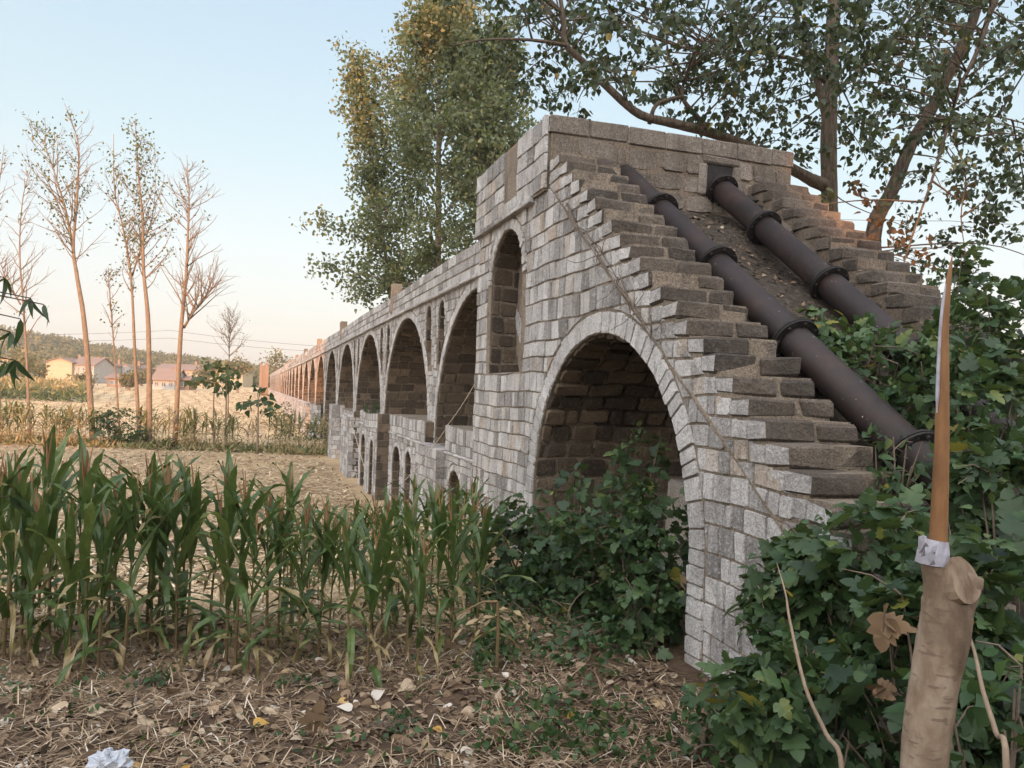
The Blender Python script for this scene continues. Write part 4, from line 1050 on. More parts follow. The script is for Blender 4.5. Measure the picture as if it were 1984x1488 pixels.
# dense poplars behind the aqueduct
def poplar(foot, pts, crown, nl, size, label, rb, seed, tone=(.45, .22, .12), kind='small', name='poplar_tree', group='leafy poplars behind the aqueduct'):
    """crown = list of (height fraction, radius) from the bottom up; ascending boughs carry the leaves"""
    t = thing(name, tuple(foot), label, 'tree', group); b = Buf()
    tr = limb(b, pts, rb, .03, 9); H = tr[-1]-tr[0]
    fr = np.array([c[0] for c in crown]); cr = np.array([c[1] for c in crown]); LPp, LDd, sz = [], [], []
    nb = 90
    for k in range(nb):
        h = fr[0]+(fr[-1]-fr[0])*(k+.5)/nb; i = int(h*(len(tr)-1)); p0 = tr[i]
        az = k*2.4+RNG.uniform(-.4, .4); rad = np.interp(min(1, h+.08), fr, cr)*RNG.uniform(.6, 1.12)
        el = RNG.uniform(.45, .95) if h > fr[0]+.12 else RNG.uniform(-.1, .5)
        L = rad/math.cos(el)*.92
        bp = wander(p0, [math.cos(az)*math.cos(el), math.sin(az)*math.cos(el), math.sin(el)], L, 6, .03, .08)
        tube(b, bp, list(np.linspace(.055*max(.3, 1-h), .008, 7)), 5)
        m = int(nl/nb*(.5+rad/cr.max()))
        ncl = max(4, m//16); s = (RNG.uniform(.25, 1.0, ncl)*6); ii = np.clip(s.astype(int), 0, 5); cc = bp[ii]+(bp[ii+1]-bp[ii])*(s-ii)[:, None]+RNG.normal(0, .33, (ncl, 3))*[1, 1, .8]
        q = cc[RNG.integers(0, ncl, m)]+RNG.normal(0, .21, (m, 3)); LPp.append(q)
    o = b.build('trunk', M['bark_pale'], None, True); reparent(o, t)
    lp = np.vstack(LPp); n = len(lp)
    o = leaves('crown', kind, lp, rdir(n, -.4), rdir(n, .2), RNG.uniform(*size, n), tones(n, *tone), M['poplar_leaf']); reparent(o, t)
    return t
def trunk_pts(pl, t, zb):
    q = [P(x, y, t) for x, y in pl]; q[0] = np.array([q[0][0], q[0][1], zb]); return q
poplar(P(845, 700, 34)*[1, 1, 0], [P(846, 780, 34), P(848, 560, 34), P(850, 350, 34), P(850, 180, 34), P(856, 60, 34), P(862, -70, 34)], [(.19, 5.0), (.27, 6.1), (.37, 5.8), (.5, 4.9), (.64, 3.9), (.76, 2.9), (.88, 1.6), (1, .4)], 36000, (.13, .25), 'tall dense poplar with yellowish top behind the aqueduct, its crown widest above the parapet', .22, 1)
poplar(P(720, 700, 35)*[1, 1, 0], [P(770, 780, 35), P(755, 560, 35), P(730, 380, 35), P(705, 230, 35), P(682, 90, 35)], [(.25, 1.2), (.35, 2.2), (.5, 1.9), (.65, 1.5), (.85, .9), (1, .25)], 9000, (.13, .24), 'slimmer poplar with a pointed orange-tinted top, left of the tall dense poplar', .12, 2, (.5, .25, .18))
poplar(P(960, 700, 31)*[1, 1, 0], [P(940, 780, 31), P(942, 500, 31), P(945, 330, 31), P(960, 180, 31), P(975, 40, 31)], [(.25, 1.4), (.4, 2.3), (.6, 2.2), (.8, 1.7), (1, .4)], 11000, (.13, .24), 'poplar close behind the tower, right of the tall dense poplar', .13, 3)

# nearly bare young poplars in the hedge strip across the field
def bare_tree(label, pl, t, rb, nleaf=60, spread=.9, start=.3, nb=24, extra=(), bark='bark_pale', leafh=(.2, 1), leafside=0):
    pts = [P(x, y, t) for x, y in pl]; g = float(gz(pts[0][0], pts[0][1])); foot = np.array([pts[0][0], pts[0][1], g-.1]); pts = [foot]+pts[1:]
    tt = thing('bare_tree', tuple(foot), label, 'tree', 'thin half-bare trees across the field'); b = Buf(); tips = []
    rb *= .78; mains = [(limb(b, pts, rb, .012, 7), start)]
    for e in extra: q = [P(x, y, t+RNG.uniform(-.4, .4)) for x, y in e]; mains.append((limb(b, q, rb*.5, .010, 6), .12))
    for tr, st in mains:
        Hh = np.linalg.norm(tr[-1]-tr[0])
        nb_ = int(nb*1.7) if tr is mains[0][0] else nb
        for k in range(nb_):
            h = st+(.97-st)*(k+RNG.random())/nb_; h = min(h, .97); i = int(h*(len(tr)-1)); az = RNG.uniform(0, 6.283)
            L = spread*(2.6*(1-h)**.7+.5)*RNG.uniform(.5, 1.1); el = RNG.uniform(.55, 1.1)
            bp = wander(tr[i], [math.cos(az)*math.cos(el), math.sin(az)*math.cos(el), math.sin(el)], L, 6, .05, .10)
            tube(b, bp, list(np.linspace(.030*(1-h)+.012, .008, 7)), 4); tips.append(bp)
            for m in range(RNG.integers(2, 5)):
                j = RNG.integers(1, 6); d = bp[j+1 if j < 6 else j]-bp[j-1]; d = d/np.linalg.norm(d)+RNG.normal(0, .5, 3)
                tw = wander(bp[j], d, L*RNG.uniform(.25, .55), 4, .06, .15); tube(b, tw, [.010, .009, .008, .007, .005], 3); tips.append(tw)
    o = b.build('trunk', M[bark], None, True); reparent(o, tt)
    if nleaf:
        P_ = []
        for k in range(int(nleaf*1.5)):
            tw = tips[RNG.integers(len(tips))]; a = tw[RNG.integers(2, len(tw))]
            hh = (a[2]-foot[2])/(pts[-1][2]-foot[2])
            if not leafh[0] < hh < leafh[1]: continue
            if leafside and (a-foot-(pts[-1]-foot)*hh)@RT*leafside < -.3: continue
            P_.append(a+RNG.normal(0, .22, (RNG.integers(1, 5), 3)))
        if not P_: return tt
        lp = np.vstack(P_); n = len(lp); o = leaves('leaf_sprays', 'small', lp, rdir(n, -.5), rdir(n), RNG.uniform(.11, .21, n), tones(n, .4, .25, .12), M['bare_leaf']); reparent(o, tt)
    return tt
bare_tree('half-bare leaning tree with forked trunk and many leaves, third from the left edge', [(182, 830), (165, 640), (150, 540), (142, 480), (148, 400), (152, 330), (150, 270), (125, 200)], 40, .21, 230, 1.1, .36, 26, extra=[[(143, 490), (128, 410), (110, 350), (90, 290), (60, 240)]], leafh=(.2, .97), leafside=-1)
bare_tree('thin bare tree with curved stem between the forked tree and the pair of trunks', [(234, 820), (222, 690), (212, 560), (210, 520)], 42, .09, 20, .6, .4, 14)
bare_tree('slim left trunk of the close pair in the middle of the tree row', [(272, 850), (262, 700), (254, 540), (238, 440), (222, 370), (220, 260)], 39, .14, 90, .9, .35, 20, extra=[[(256, 535), (270, 490), (290, 440), (300, 380), (300, 280)]], leafh=(.45, 1))
bare_tree('tall right trunk of the close pair with leafy top in the tree row', [(290, 860), (288, 640), (278, 520), (276, 420), (268, 330), (262, 230)], 38, .20, 170, 1.0, .33, 26, leafh=(.5, 1))
bare_tree('nearly leafless tree with pale trunk, rightmost tall one of the tree row', [(338, 870), (350, 650), (360, 540), (365, 430), (366, 380), (362, 300)], 37, .18, 26, 1.15, .3, 30, extra=[[(356, 635), (378, 600), (400, 570), (425, 545)]], leafh=(.75, 1))
bare_tree('thin bare tree with forked stem, second trunk from the left edge', [(58, 830), (52, 700), (45, 590), (38, 480), (45, 380), (62, 320)], 42, .12, 16, .95, .3, 20, extra=[[(40, 590), (22, 560), (8, 530), (-10, 480)]], leafh=(.1, .5))
bare_tree('thin bare tree half cut off by the left edge', [(2, 830), (-6, 640), (-14, 480), (-4, 380), (8, 280)], 42, .11, 10, .9, .3, 16)
bare_tree('small upright bare tree with a bushy twig crown beside the far end of the aqueduct', [(442, 800), (444, 690), (446, 640), (452, 600)], 70, .09, 25, 1.3, .35, 34, bark='twig')

# young broad-leaved trees in the strip
def young_tree(label, pl, t, crowns, nl):
    pts = [P(x, y, t) for x, y in pl]; g = float(gz(pts[0][0], pts[0][1])); pts[0] = np.array([pts[0][0], pts[0][1], g-.05])
    tt = thing('young_tree', tuple(pts[0]), label, 'tree', 'young broad-leaved trees in the hedge strip'); b = Buf(); tr = limb(b, pts, .06, .02, 7); LPp = []
    for px, py, rp in crowns:
        c = P(px, py, t+RNG.uniform(-.5, .5)); a = tr[np.linalg.norm(tr-c, axis=1).argmin()]; limb(b, [a, (a+c)/2+ZZ*.1, c], .018, .006, 4); m = int(nl*rp*rp/1200)+8
        LPp.append(c+rdir(m)*(RNG.random((m, 1))**.4)*[rp*t/F, rp*t/F, rp*t/F*.6])
    o = b.build('trunk', M['bark_pale'], None, True); reparent(o, tt)
    lp = np.vstack(LPp); n = len(lp); d = rdir(n, -.5)
    o = leaves('foliage', 'ovate', lp, d, rdir(n, .9), RNG.uniform(.20, .42, n), tones(n, .55, .2, .02), M['mulberry']); reparent(o, tt)
young_tree('young tree with broad dark leaves and a wide crown, in the hedge strip', [(416, 850), (414, 780), (418, 720)], 38, [(395, 735, 26), (430, 715, 28), (412, 705, 22), (448, 745, 22), (375, 740, 16), (430, 745, 22)], 26)
young_tree('young broad-leaved tree beside the wide-crowned one, with a grey stem', [(437, 860), (438, 790), (440, 740)], 37, [(440, 725, 22), (455, 735, 20), (425, 755, 16)], 16)
young_tree('smallest young broad-leaved tree, near the far foot of the aqueduct', [(499, 870), (500, 800), (502, 765)], 36, [(480, 785, 20), (505, 770, 22), (525, 785, 18), (515, 800, 14), (500, 755, 12), (465, 785, 10)], 22)

# low dark bush and weeds in the strip, the maize stand beyond
def bush(label, px, py, t, rx, rz, nl, size=(.1, .22), tone=(.4, .2, .02), mat='mulberry', zc=None):
    c = P(px, py, t); t_ = shrub('bush', c, (rx, rx*.8, rz), nl, .2, label, 'bush', None, 9, tone, 'ovate', mat); return t_
bush('rounded dark green bush at the foot of the paired trunks across the field', 228, 832, 37.5, 1.35, 1.0, 1500)
bush('low reddish brown bush right of the paired trunks across the field', 318, 862, 36.5, .45, .4, 200, tone=(.97, .02, 0))
bush('green climber clump at the foot of the far piers', 585, 855, 46, 1.4, 1.1, 700, mat='herb')
bush('low green clump on the field side of the far base wall', 556, 810, 62, 1.6, 1.2, 600, mat='herb')
def strip_reg(px0, px1, t0, t1):
    def f(n):
        px = RNG.uniform(px0, px1, n); t = RNG.uniform(t0, t1, n); q = CAM+(FW+RT*((px-992)/F)[:, None])*t[:, None]; return q[:, 0], q[:, 1]
    return f
x, y = strip_reg(-60, 645, 36, 39)(4200); n = len(x)
hgt = .10+.16*np.clip(vnoise(x, y, .9, 3), -.6, 1)
p = np.stack([x, y, gz(x, y)+RNG.random(n)*np.maximum(hgt, .1)], 1)
tag(leaves('strip_weeds', 'lance', p, rdir(n, .9), rdir(n), RNG.uniform(.15, .4, n), np.clip(RNG.normal(.55, .3, n), 0, 1), M['maize_far']), 'yellow green weeds along the hedge strip', None, None, 'stuff')
FM = []
for v in range(6):
    st, fo, ta = maize_parts(300+v, 1.2, .45); fo.v += st.v; k = fo.n; fo.f += [[i+k for i in f] for f in st.f]; fo.t += list(np.clip(np.array(st.t)*.5+.3, 0, 1)); fo.m += st.m; fo.n += st.n
    o = fo.build('maize_plant', M['maize_far']); FM.append([o, False])
random.seed(9)
for i in range(130):
    px = random.uniform(-20, 640); t = random.uniform(36, 41)
    if 190 < px < 275: continue
    q = P(px, 740, t); v = i % 6; o, used = FM[v]
    if used: o = o.copy(); COL.objects.link(o)
    FM[v][1] = True
    o.location = (q[0], q[1], float(gz(q[0], q[1]))); o.rotation_euler = (0, 0, random.uniform(0, 6.28)); o.scale = (random.uniform(1.0, 1.5),)*3
    side = 'left of the dark bush' if px < 190 else 'between the dark bush and the aqueduct'
    tag(o, f'thin yellowing maize plant in the hedge strip, {side}', 'maize plant', 'stray maize plants in the hedge strip')
# the tall ripe maize field at the far left
x, y = strip_reg(-200, 168, 92, 120)(7000); n = len(x); hh = RNG.random(n)
p = np.stack([x, y, gz(x, y)+hh*2.1], 1)
tag(leaves('maize_field', 'lance', p, rdir(n, 1.0), rdir(n), RNG.uniform(.5, 1.0, n), np.clip(hh*.75+RNG.normal(0, .15, n), 0, 1), M['maize_far']), 'ripe brown topped maize field in front of the houses', None, None, 'stuff')

# ------------------------------------------------------------------ village, wooded hill
M['wall_yellow'] = plain_mat('yellow_plaster', [(.3, (.30, .25, .165)), (.7, (.37, .31, .21))], 1, .9)
M['wall_white'] = plain_mat('white_plaster', [(.3, (.30, .275, .245)), (.7, (.38, .35, .31))], 1, .9)
M['roof_red'] = plain_mat('red_tiles', [(.3, (.16, .115, .092)), (.7, (.22, .16, .13))], 3, .8, stretch=(1, 1, 3))
M['pane'] = plain_mat('window_glass', [(.3, (.05, .07, .09)), (.7, (.12, .15, .18))], 2, .15, .1, spec=.5)
M['brick'] = plain_mat('red_brick', [(.3, (.17, .115, .08)), (.7, (.26, .18, .125))], 6, .9)
def box(buf, x0, x1, y0, y1, z0, z1, tone=.5):
    buf.add([(x0, y0, z0), (x1, y0, z0), (x1, y1, z0), (x0, y1, z0), (x0, y0, z1), (x1, y0, z1), (x1, y1, z1), (x0, y1, z1)], [[0, 1, 5, 4], [1, 2, 6, 5], [2, 3, 7, 6], [3, 0, 4, 7], [4, 5, 6, 7], [3, 2, 1, 0]], tone)
def house(label, px0, px1, pyt, pyb, t, depth, wall, gable='x', rise=.3, nwin=4, floors=2, flat=False, chim=True):
    a = P(px0, pyb, t); c = P(px1, pyb, t); W_ = np.linalg.norm((c-a)[:2]); H = (pyb-pyt)*t/F; g = float(gz(a[0], a[1]))-.3
    h = thing('house', (a[0], a[1], g), label, 'house', 'village houses below the hill'); h.rotation_euler = (0, 0, math.atan2((c-a)[1], (c-a)[0]))
    zt = a[2]+H-g
    b = Buf(); box(b, 0, W_, 0, depth, 0, zt)
    ov = .5
    if gable == 'x' and not flat: b.add([(0, 0, zt), (W_, 0, zt), (W_/2, 0, zt+rise*W_/2)], [[0, 1, 2]]); b.add([(0, depth, zt), (W_, depth, zt), (W_/2, depth, zt+rise*W_/2)], [[0, 1, 2]])
    if gable == 'y' and not flat:
        for xx in (0, W_): b.add([(xx, 0, zt), (xx, depth, zt), (xx, depth/2, zt+rise*depth/2)], [[0, 1, 2]])
    b.build('wall', M[wall], h)
    r = Buf()
    if flat: box(r, -.4, W_+.4, -.4, depth+.4, zt+.01, zt+.4)
    elif gable == 'x':
        k = rise
        for s in (0, 1):
            e = -ov if s == 0 else W_+ov; ze = zt-rise*ov+.05; zp = zt+rise*W_/2+.05
            r.add([(e, -ov, ze), (W_/2, -ov, zp), (W_/2, depth+ov, zp), (e, depth+ov, ze), (e, -ov, ze+.22), (W_/2, -ov, zp+.22), (W_/2, depth+ov, zp+.22), (e, depth+ov, ze+.22)], [[0, 1, 5, 4], [1, 2, 6, 5], [2, 3, 7, 6], [3, 0, 4, 7], [4, 5, 6, 7], [3, 2, 1, 0]])
    else:
        for s in (0, 1):
            e = -ov if s == 0 else depth+ov; ze = zt-rise*ov+.05; zp = zt+rise*depth/2+.05
            r.add([(-ov, e, ze), (W_+ov, e, ze), (W_+ov, depth/2, zp), (-ov, depth/2, zp), (-ov, e, ze+.22), (W_+ov, e, ze+.22), (W_+ov, depth/2, zp+.22), (-ov, depth/2, zp+.22)], [[0, 1, 5, 4], [1, 2, 6, 5], [2, 3, 7, 6], [3, 0, 4, 7], [4, 5, 6, 7], [3, 2, 1, 0]])
    ro = r.build('roof', M['roof_red'], h)
    if chim: q = Buf(); box(q, W_*.7, W_*.7+.7, depth*.45, depth*.45+.7, zt, zt+rise*min(W_, depth)/2+1.3); q.build('chimney', M['brick'], ro)
    for fl in range(floors):
        for k in range(nwin):
            wq = Buf(); x0 = W_*(k+.5)/nwin; z0 = zt*(fl+.38)/floors; ww = min(1.3, W_/nwin*.3); hh_ = zt/floors*.38
            for bx in ((-ww, -ww+.12), (-.06, .06), (ww-.12, ww)): box(wq, x0+bx[0], x0+bx[1], -.10, .0, z0, z0+hh_)
            for bz in ((0, .12), (hh_-.12, hh_)): box(wq, x0-ww+.12, x0+ww-.12, -.09, .0, z0+bz[0], z0+bz[1])
            fo_ = wq.build('window', M['wall_white'], h); pq_ = Buf(); box(pq_, x0-ww+.1, x0+ww-.1, -.05, -.02, z0+.1, z0+hh_-.1); pq_.build('pane', M['pane'], fo_)
    return h
house('cream house with flat roof cut off by the left edge', -30, 24, 694, 737, 210, 9, 'wall_yellow', flat=True, chim=False)
house('large yellow house with a blank gable end, leftmost of the village row', 88, 138, 701, 739, 200, 14, 'wall_yellow', 'x', .32, 0)
house('white two-storey house front with blue windows, joined right of the blank yellow gable', 139, 181, 706, 739, 201, 10, 'wall_white', 'y', .4, 5)
house('white gabled house with red roof behind the leaning tree', 186, 216, 708, 739, 215, 12, 'wall_white', 'x', .36, 2)
house('white gabled house with red roof left of the paired trunks', 222, 258, 712, 739, 220, 12, 'wall_white', 'x', .34, 2)
house('small red brick shed in front of the white gabled houses', 207, 236, 732, 746, 170, 5, 'brick', 'y', .3, 1, 1, chim=False)
house('low white cottage with a long red roof behind the paired trunks', 296, 338, 734, 748, 165, 6, 'wall_white', 'y', .7, 3, 1)
house('long yellow two-storey house behind the rightmost tall tree', 302, 392, 715, 741, 230, 9, 'wall_yellow', 'y', .35, 8)
house('yellow house partly hidden by the young broad-leaved trees', 402, 470, 718, 743, 235, 9, 'wall_yellow', flat=True, nwin=6, chim=False)
house('small red brick outhouse beside the long yellow house', 346, 366, 735, 748, 168, 4, 'brick', 'y', .3, 1, 1, chim=False)
bt = thing('brick_tower', tuple(P(511, 742, 150)*[1, 1, 0]+[0, 0, float(gz(*P(511, 742, 150)[:2]))-.2]), 'square red brick tower block beside the far end of the aqueduct', 'tower'); h_ = P(511, 704, 150)[2]-bt.location[2]
for x0, x1, nm in ((-.85, -.30, 'brick_pier'), (.15, .85, 'brick_pier')):
    b = Buf(); box(b, x0, x1, -.4, .5, 0, h_); b.build(nm, M['brick'], bt)
b = Buf(); box(b, -.29, .14, -.3, .4, 0, h_-.5); b.build('infill_wall', M['brick'], bt)

M['wood'] = leaf_mat('hill_foliage', [(0, (.075, .075, .035)), (.5, (.15, .135, .06)), (.85, (.24, .19, .09)), (1, (.30, .21, .10))], .2, .8, .1, nscale=.3)
def hillwood():
    n = 2600; az = RNG.uniform(-32, 6, n); dist = RNG.uniform(265, 600, n)**1.0
    x = np.sin(np.radians(az))*dist; y = np.cos(np.radians(az))*dist; z = gz(x, y); hgt = RNG.uniform(3, 6, n)
    m = 26; c = np.stack([x, y, z+hgt*.55], 1); ct = np.clip(RNG.normal(.45, .22, n), 0, 1)
    d = rdir(n*m)*(RNG.random((n*m, 1))**.35); p = np.repeat(c, m, 0)+d*np.repeat(np.stack([hgt*.42, hgt*.42, hgt*.52], 1), m, 0)
    tag(leaves('hill_woods', 'small', p, rdir(n*m), rdir(n*m), RNG.uniform(1.0, 2.2, n*m), np.clip(np.repeat(ct, m)+RNG.normal(0, .1, n*m), 0, 1), M['wood']), 'olive brown woods covering the far hill', None, None, 'stuff')
hillwood()
def roundtree(label, px, py, t, r_, nl, tone):
    q = P(px, py, t); g = float(gz(q[0], q[1])); tt = thing('village_tree', (q[0], q[1], g), label, 'tree', 'trees among the houses'); b = Buf(); limb(b, [np.array([q[0], q[1], g]), q], .25, .12, 6); o = b.build('trunk', M['bark_pale']); reparent(o, tt)
    k = max(8, nl//40); cc = q+rdir(k)*r_*RNG.uniform(.3, 1, (k, 1))*[1, 1, .8]; p = cc[RNG.integers(0, k, nl)]+RNG.normal(0, r_*.2, (nl, 3))
    o = leaves('crown', 'small', p, rdir(nl), rdir(nl), RNG.uniform(.35, .8, nl), tones(nl, *tone), M['wood']); reparent(o, tt)
VT = [(55, 715, 150, 3.6, 'brownish tree between the flat-roofed house and the blank yellow gable'), (30, 700, 170, 3.5, 'brownish tree behind the flat-roofed house at the left edge'), (462, 712, 160, 3.0, 'greenish tree left of the brick tower'), (535, 708, 190, 4.2, 'dark round tree behind the far end of the parapet'),
      (250, 735, 150, 1.8, 'small green tree beside the brick shed'), (275, 728, 190, 2.6, 'small tree between the white gables and the long yellow house'), (395, 722, 190, 2.6, 'tree between the two yellow houses'), (160, 735, 150, 2.2, 'yellowish tree in front of the white house front'), (150, 690, 44, 1.2, 'yellow green leafy clump on the leaning forked trunk')]
for px, py, t, r_, lab in VT[:-1]: roundtree(lab, px, py, t, r_, 700, (.5, .2, .1))

# ------------------------------------------------------------------ the grafted cut trunk in the foreground
st = thing('cut_trunk', tuple(P(1800, 1480, 1.28)*[1, 1, 0]), 'cut-back pale tree trunk with a sharpened grafted shoot, in the right foreground', 'tree stump'); T0 = 1.28
def barkmat():
    m, nt, b = newmat('smooth_bark'); v = objvec(nt); 
    a = noise(nt, 14, 6, .6, objvec(nt, (1, 1, .6))); l = noise(nt, 30, 2, .5, objvec(nt, (1, 1, 3.2)))
    c = ramp(nt, [(.32, (.07, .046, .030)), (.5, (.165, .118, .080)), (.66, (.28, .22, .165))], a)
    c = mix(nt, c, (.10, .07, .05), mathn(nt, 'MULTIPLY', ramp(nt, [(.60, (0,)*3), (.66, (1,)*3)], l), .7))
    nt.links.new(c, b.inputs['Base Color']); b.inputs['Roughness'].default_value = .7; b.inputs['Specular IOR Level'].default_value = .25
    bump(nt, b, mathn(nt, 'ADD', a, mathn(nt, 'MULTIPLY', l, .4)), .35, .004); return m
M['smooth_bark'] = barkmat()
M['cutwood'] = plain_mat('cut_wood', [(.35, (.10, .066, .042)), (.6, (.23, .17, .12))], 26, .85, .6, .006, stretch=(1, 1, .4))
M['shoot'] = plain_mat('orange_shoot', [(.3, (.12, .058, .026)), (.6, (.21, .105, .045)), (.8, (.27, .16, .08))], 16, .55, .3, .004, stretch=(2, 2, .5))
M['film'] = plain_mat('wrapping_film', [(.3, (.20, .19, .22)), (.7, (.34, .33, .37))], 40, .35, .6, .004, spec=.5)
px_r = lambda px: px*T0/F
foot = np.array(st.location)
b = Buf(); pth = [foot, P(1786, 1800, T0), P(1791, 1483, T0), P(1808, 1335, T0), P(1829, 1229, T0), P(1834, 1165, T0), P(1822, 1120, T0), P(1812, 1085, T0), P(1813, 1050, T0)]
sp2 = smooth_path(pth, 6)
tube(b, sp2, list(np.interp(np.linspace(0, 1, len(sp2)), np.linspace(0, 1, 9), [px_r(v_) for v_ in (54, 46, 42, 43, 46, 44, 31, 26, 23)])), 22, .5, 0, True, .02)
tube(b, smooth_path([P(1838, 1200, T0), P(1856, 1150, T0), P(1868, 1122, T0), P(1874, 1108, T0)], 4), [px_r(v_) for v_ in (36, 37, 37, 36, 36, 35, 35, 34, 34, 33, 32, 31, 29)], 16, .5, 0, True, .03)
o = b.build('trunk', M['smooth_bark'], None, True); reparent(o, st)
b = Buf(); cn = P(1871, 1124, T0-.030); ax = RT*.40+UP*.34-FW*.85; ax /= np.linalg.norm(ax)
e1 = np.cross(ax, RT); e1 /= np.linalg.norm(e1); e2 = np.cross(ax, e1); ring = []
for k in range(18): a = k/18*6.283; ring.append(cn+(e1*math.cos(a)*px_r(44)+e2*math.sin(a)*px_r(37))*(1+.05*math.sin(a*3)+RNG.uniform(-.02, .02))+ax*px_r(1.5*math.sin(a*2)))
b.add([cn+ax*px_r(3)]+ring+[q-ax*px_r(30) for q in ring], [[0, k+1, (k+1) % 18+1] for k in range(18)]+[[k+1, k+19, (k+1) % 18+19, (k+1) % 18+1] for k in range(18)]); o = b.build('cut_face', M['cutwood']); reparent(o, st)
b = Buf(); sh_ = smooth_path([P(1815, 1110, T0), P(1818, 1040, T0), P(1822, 940, T0), P(1825, 850, T0), P(1827, 740, T0), P(1829, 640, T0), P(1836, 560, T0), P(1845, 495, T0)], 5)
tube(b, sh_, list(np.interp(np.linspace(0, 1, len(sh_)), [0, .15, .35, .6, .8, .93, 1], [px_r(22), px_r(16), px_r(14), px_r(10.5), px_r(7), px_r(4), px_r(.8)])), 12, .5, 0, True, .02); o = b.build('grafted_shoot', M['shoot'], None, True); reparent(o, st)
b = Buf(); V = []
fl = [P(1815, 800, T0-.004), P(1817, 740, T0-.003), P(1821, 660, T0-.002), P(1827, 590, T0-.001), P(1836, 540, T0)]
tube(b, smooth_path(fl, 4), [px_r(1.5)]*2+[px_r(3.6)]*12+[px_r(2.4)]*2+[px_r(1)], 6); o = b.build('peeled_strip', M['film']); reparent(o, st)
b = Buf()
for k in range(6):                                     # torn wrapping film
    c0 = P(1788+RNG.uniform(-6, 24), 1080-RNG.uniform(-8, 40), T0-.03+RNG.uniform(-.006, .002)); u_ = RT*px_r(RNG.uniform(3, 7)); v_ = (UP*1.0+RT*RNG.uniform(-.4, .4)-FW*RNG.uniform(-.3, .3))*px_r(RNG.uniform(8, 16))
    b.add([c0-u_-v_, c0+u_-v_*.8, c0+u_*1.05+v_, c0-FW*.005+v_*1.2, c0-u_*.9+v_*.9, c0-FW*.006], [[0, 1, 5], [1, 2, 5], [2, 3, 5], [3, 4, 5], [4, 0, 5]])
tube(b, [P(1806, 1092, T0), P(1808, 1070, T0), P(1812, 1045, T0)], [px_r(30), px_r(28), px_r(23.5)], 18, .5, 0, False, .05)
o = b.build('wrapping_film', M['film']); reparent(o, st)

# peach branch hanging in from the left
pt = thing('peach_tree', (-3.4, 3.2, 0), 'peach tree outside the left edge whose leafy twigs hang into the picture', 'tree'); b = Buf()
tr = limb(b, [np.array([-3.4, 3.2, -.1]), np.array([-3.35, 3.25, 1.0]), np.array([-3.2, 3.3, 2.2]), np.array([-3.3, 3.5, 3.4])], .07, .03, 8)
lp, ld = [], []
for tipx, tipy, nl in ((60, 600, 17), (85, 612, 9), (40, 640, 12), (12, 725, 12), (20, 665, 12), (30, 720, 16), (-10, 480, 9), (8, 560, 9), (20, 985, 26), (-20, 1090, 20), (0, 930, 14)):
    e = P(tipx, tipy-22, 4.0); a = tr[np.abs(tr[:, 2]-(e[2]+.1)).argmin()]; q = limb(b, [a, (a+e)/2+ZZ*.10, e], .012, .003, 5)
    i = RNG.integers(int(len(q)*.6), len(q), nl); lp.append(q[i]); dd = rdir(nl); dd[:, 2] = -RNG.uniform(.5, 1.6, nl); ld.append(dd)
o = b.build('trunk', M['bark_dark'], None, True); reparent(o, pt); lp = np.vstack(lp); n = len(lp)
o = leaves('foliage', 'lance', lp, np.vstack(ld), rdir(n, .4), RNG.uniform(.09, .16, n), tones(n, .3, .2, 0), M['mulberry']); reparent(o, pt)

# ropes on the aqueduct, dry vine on the facade, wires in the sky
def line(name, pts, r_, mat, label, cat, sag=0, group=None):
    b = Buf(); q = []
    for a, c in zip(pts[:-1], pts[1:]):
        for s in np.linspace(0, 1, 9)[:-1]: q.append(a*(1-s)+c*s-ZZ*sag*4*s*(1-s))
    q.append(pts[-1]); tube(b, q, r_, 5); return tag(b.build(name, mat), label, cat, group)
M['rope'] = plain_mat('pale_rope', [(.3, (.45, .36, .27)), (.7, (.58, .50, .40))], 30, .9)
M['wire'] = plain_mat('cable', [(.3, (.08, .08, .09)), (.7, (.12, .12, .13))], 3, .6)
line('rope', [onx(919, 745, X0-.03), onx(870, 820, 3.2), onx(838, 865, 3.15), onx(785, 930, 2.9)], .006, M['rope'], 'pale rope running slantwise from the tower pier to the lower deck', 'rope', .03, 'ropes on the aqueduct')
line('rope', [onx(660, 812, 3.3), onx(678, 817, 3.3), onx(690, 850, 3.1), onx(706, 905, 2.9)], .008, M['rope'], 'pale rope hanging from the middle pier feet to the field', 'rope', .02, 'ropes on the aqueduct')
line('rope', [onx(597, 770, 3.55), onx(610, 795, 3.4), onx(628, 810, 3.3), onx(660, 820, 3.3)], .011, M['rope'], 'pale rope sagging along the far bays', 'rope', .25, 'ropes on the aqueduct')
b = Buf()
for k in range(5):
    ph = [onx(1100, 395, X0-.03), onx(1128, 445, X0-.04), onx(1160, 490, X0-.03), onx(1195, 545, X0-.04), onx(1225, 600, X0-.03), onx(1262, 650, X0-.03)]
    s0 = RNG.integers(0, 4); seg = [np.array(q)+RNG.normal(0, .035, 3)*[.3, 1, 1] for q in ph[s0:s0+3]]; tube(b, smooth_path(seg, 5), list(np.linspace(.014 if k < 2 else .008, .003, 11)), 5)
    for j in range(6): a = seg[RNG.integers(0, len(seg))]; tube(b, wander(a, [-.2, RNG.normal(), RNG.normal()], RNG.uniform(.1, .35), 4, 0, .3), [.005, .004, .003, .003, .002], 4)
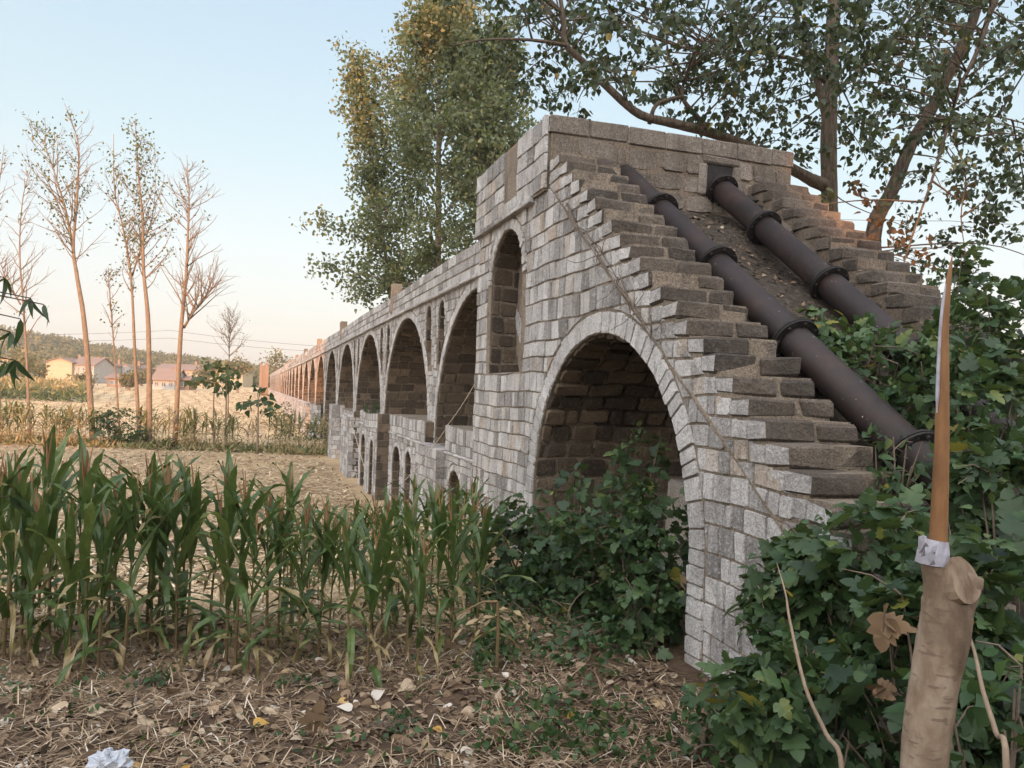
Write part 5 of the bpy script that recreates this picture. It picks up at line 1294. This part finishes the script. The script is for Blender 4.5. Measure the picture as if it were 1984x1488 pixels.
tag(b.build('dry_vine', M['twig']), 'dry grey vine clinging to the tower face below the upper steps', 'vine')
line('power_line', [P(1500, 420, 60), P(1840, 428, 55), P(2100, 436, 50)], .02, M['wire'], 'single thin wire crossing the sky at the right', 'wire', .1)
line('power_line', [P(-40, 648, 130), P(330, 640, 130), P(640, 672, 130)], .03, M['wire'], 'upper thin wire over the village left of the aqueduct', 'wire', .3)
line('power_line', [P(-40, 660, 130), P(330, 655, 130), P(640, 682, 130)], .03, M['wire'], 'lower thin wire over the village left of the aqueduct', 'wire', .3)
for (q, lab) in ([(P(1505, 1090, 3.5), P(1522, 1150, 3.3), P(1530, 1200, 3.2), P(1560, 1330, 3.0), P(1600, 1420, 2.9), P(1632, 1500, 2.8)), 'thin bent brown stem in front of the lower right shrubs'], [(P(1868, 1190, 2.75), P(1878, 1230, 2.65), P(1890, 1270, 2.6), P(1905, 1340, 2.5), P(1930, 1420, 2.4), P(1950, 1500, 2.3)), 'thin dry stem right of the cut trunk']):
    b = Buf(); e = q[-1].copy(); e[2] = 0; limb(b, list(q)+[e], .0015, .011, 6); tag(b.build('woody_shoot', M['bark_pale'], None, True), lab, 'shoot')

# ------------------------------------------------------------------ evening haze
b = Buf(); x0, x1, y0, y1, z0, z1 = -690, 880, -110, 880, -3.5, 62
b.add([(x0, y0, z0), (x1, y0, z0), (x1, y1, z0), (x0, y1, z0), (x0, y0, z1), (x1, y0, z1), (x1, y1, z1), (x0, y1, z1)], [[0, 1, 5, 4], [1, 2, 6, 5], [2, 3, 7, 6], [3, 0, 4, 7], [4, 5, 6, 7], [3, 2, 1, 0]])
hz = bpy.data.materials.new('haze'); hz.use_nodes = True; nt = hz.node_tree; nt.nodes.remove(nt.nodes['Principled BSDF'])
pv = nt.nodes.new('ShaderNodeVolumePrincipled'); pv.inputs['Color'].default_value = (.9, .87, .84, 1); pv.inputs['Density'].default_value = .0005; pv.inputs['Anisotropy'].default_value = .3
nt.links.new(pv.outputs[0], nt.nodes['Material Output'].inputs['Volume'])
tag(b.build('haze', hz), None, None, None, 'stuff')
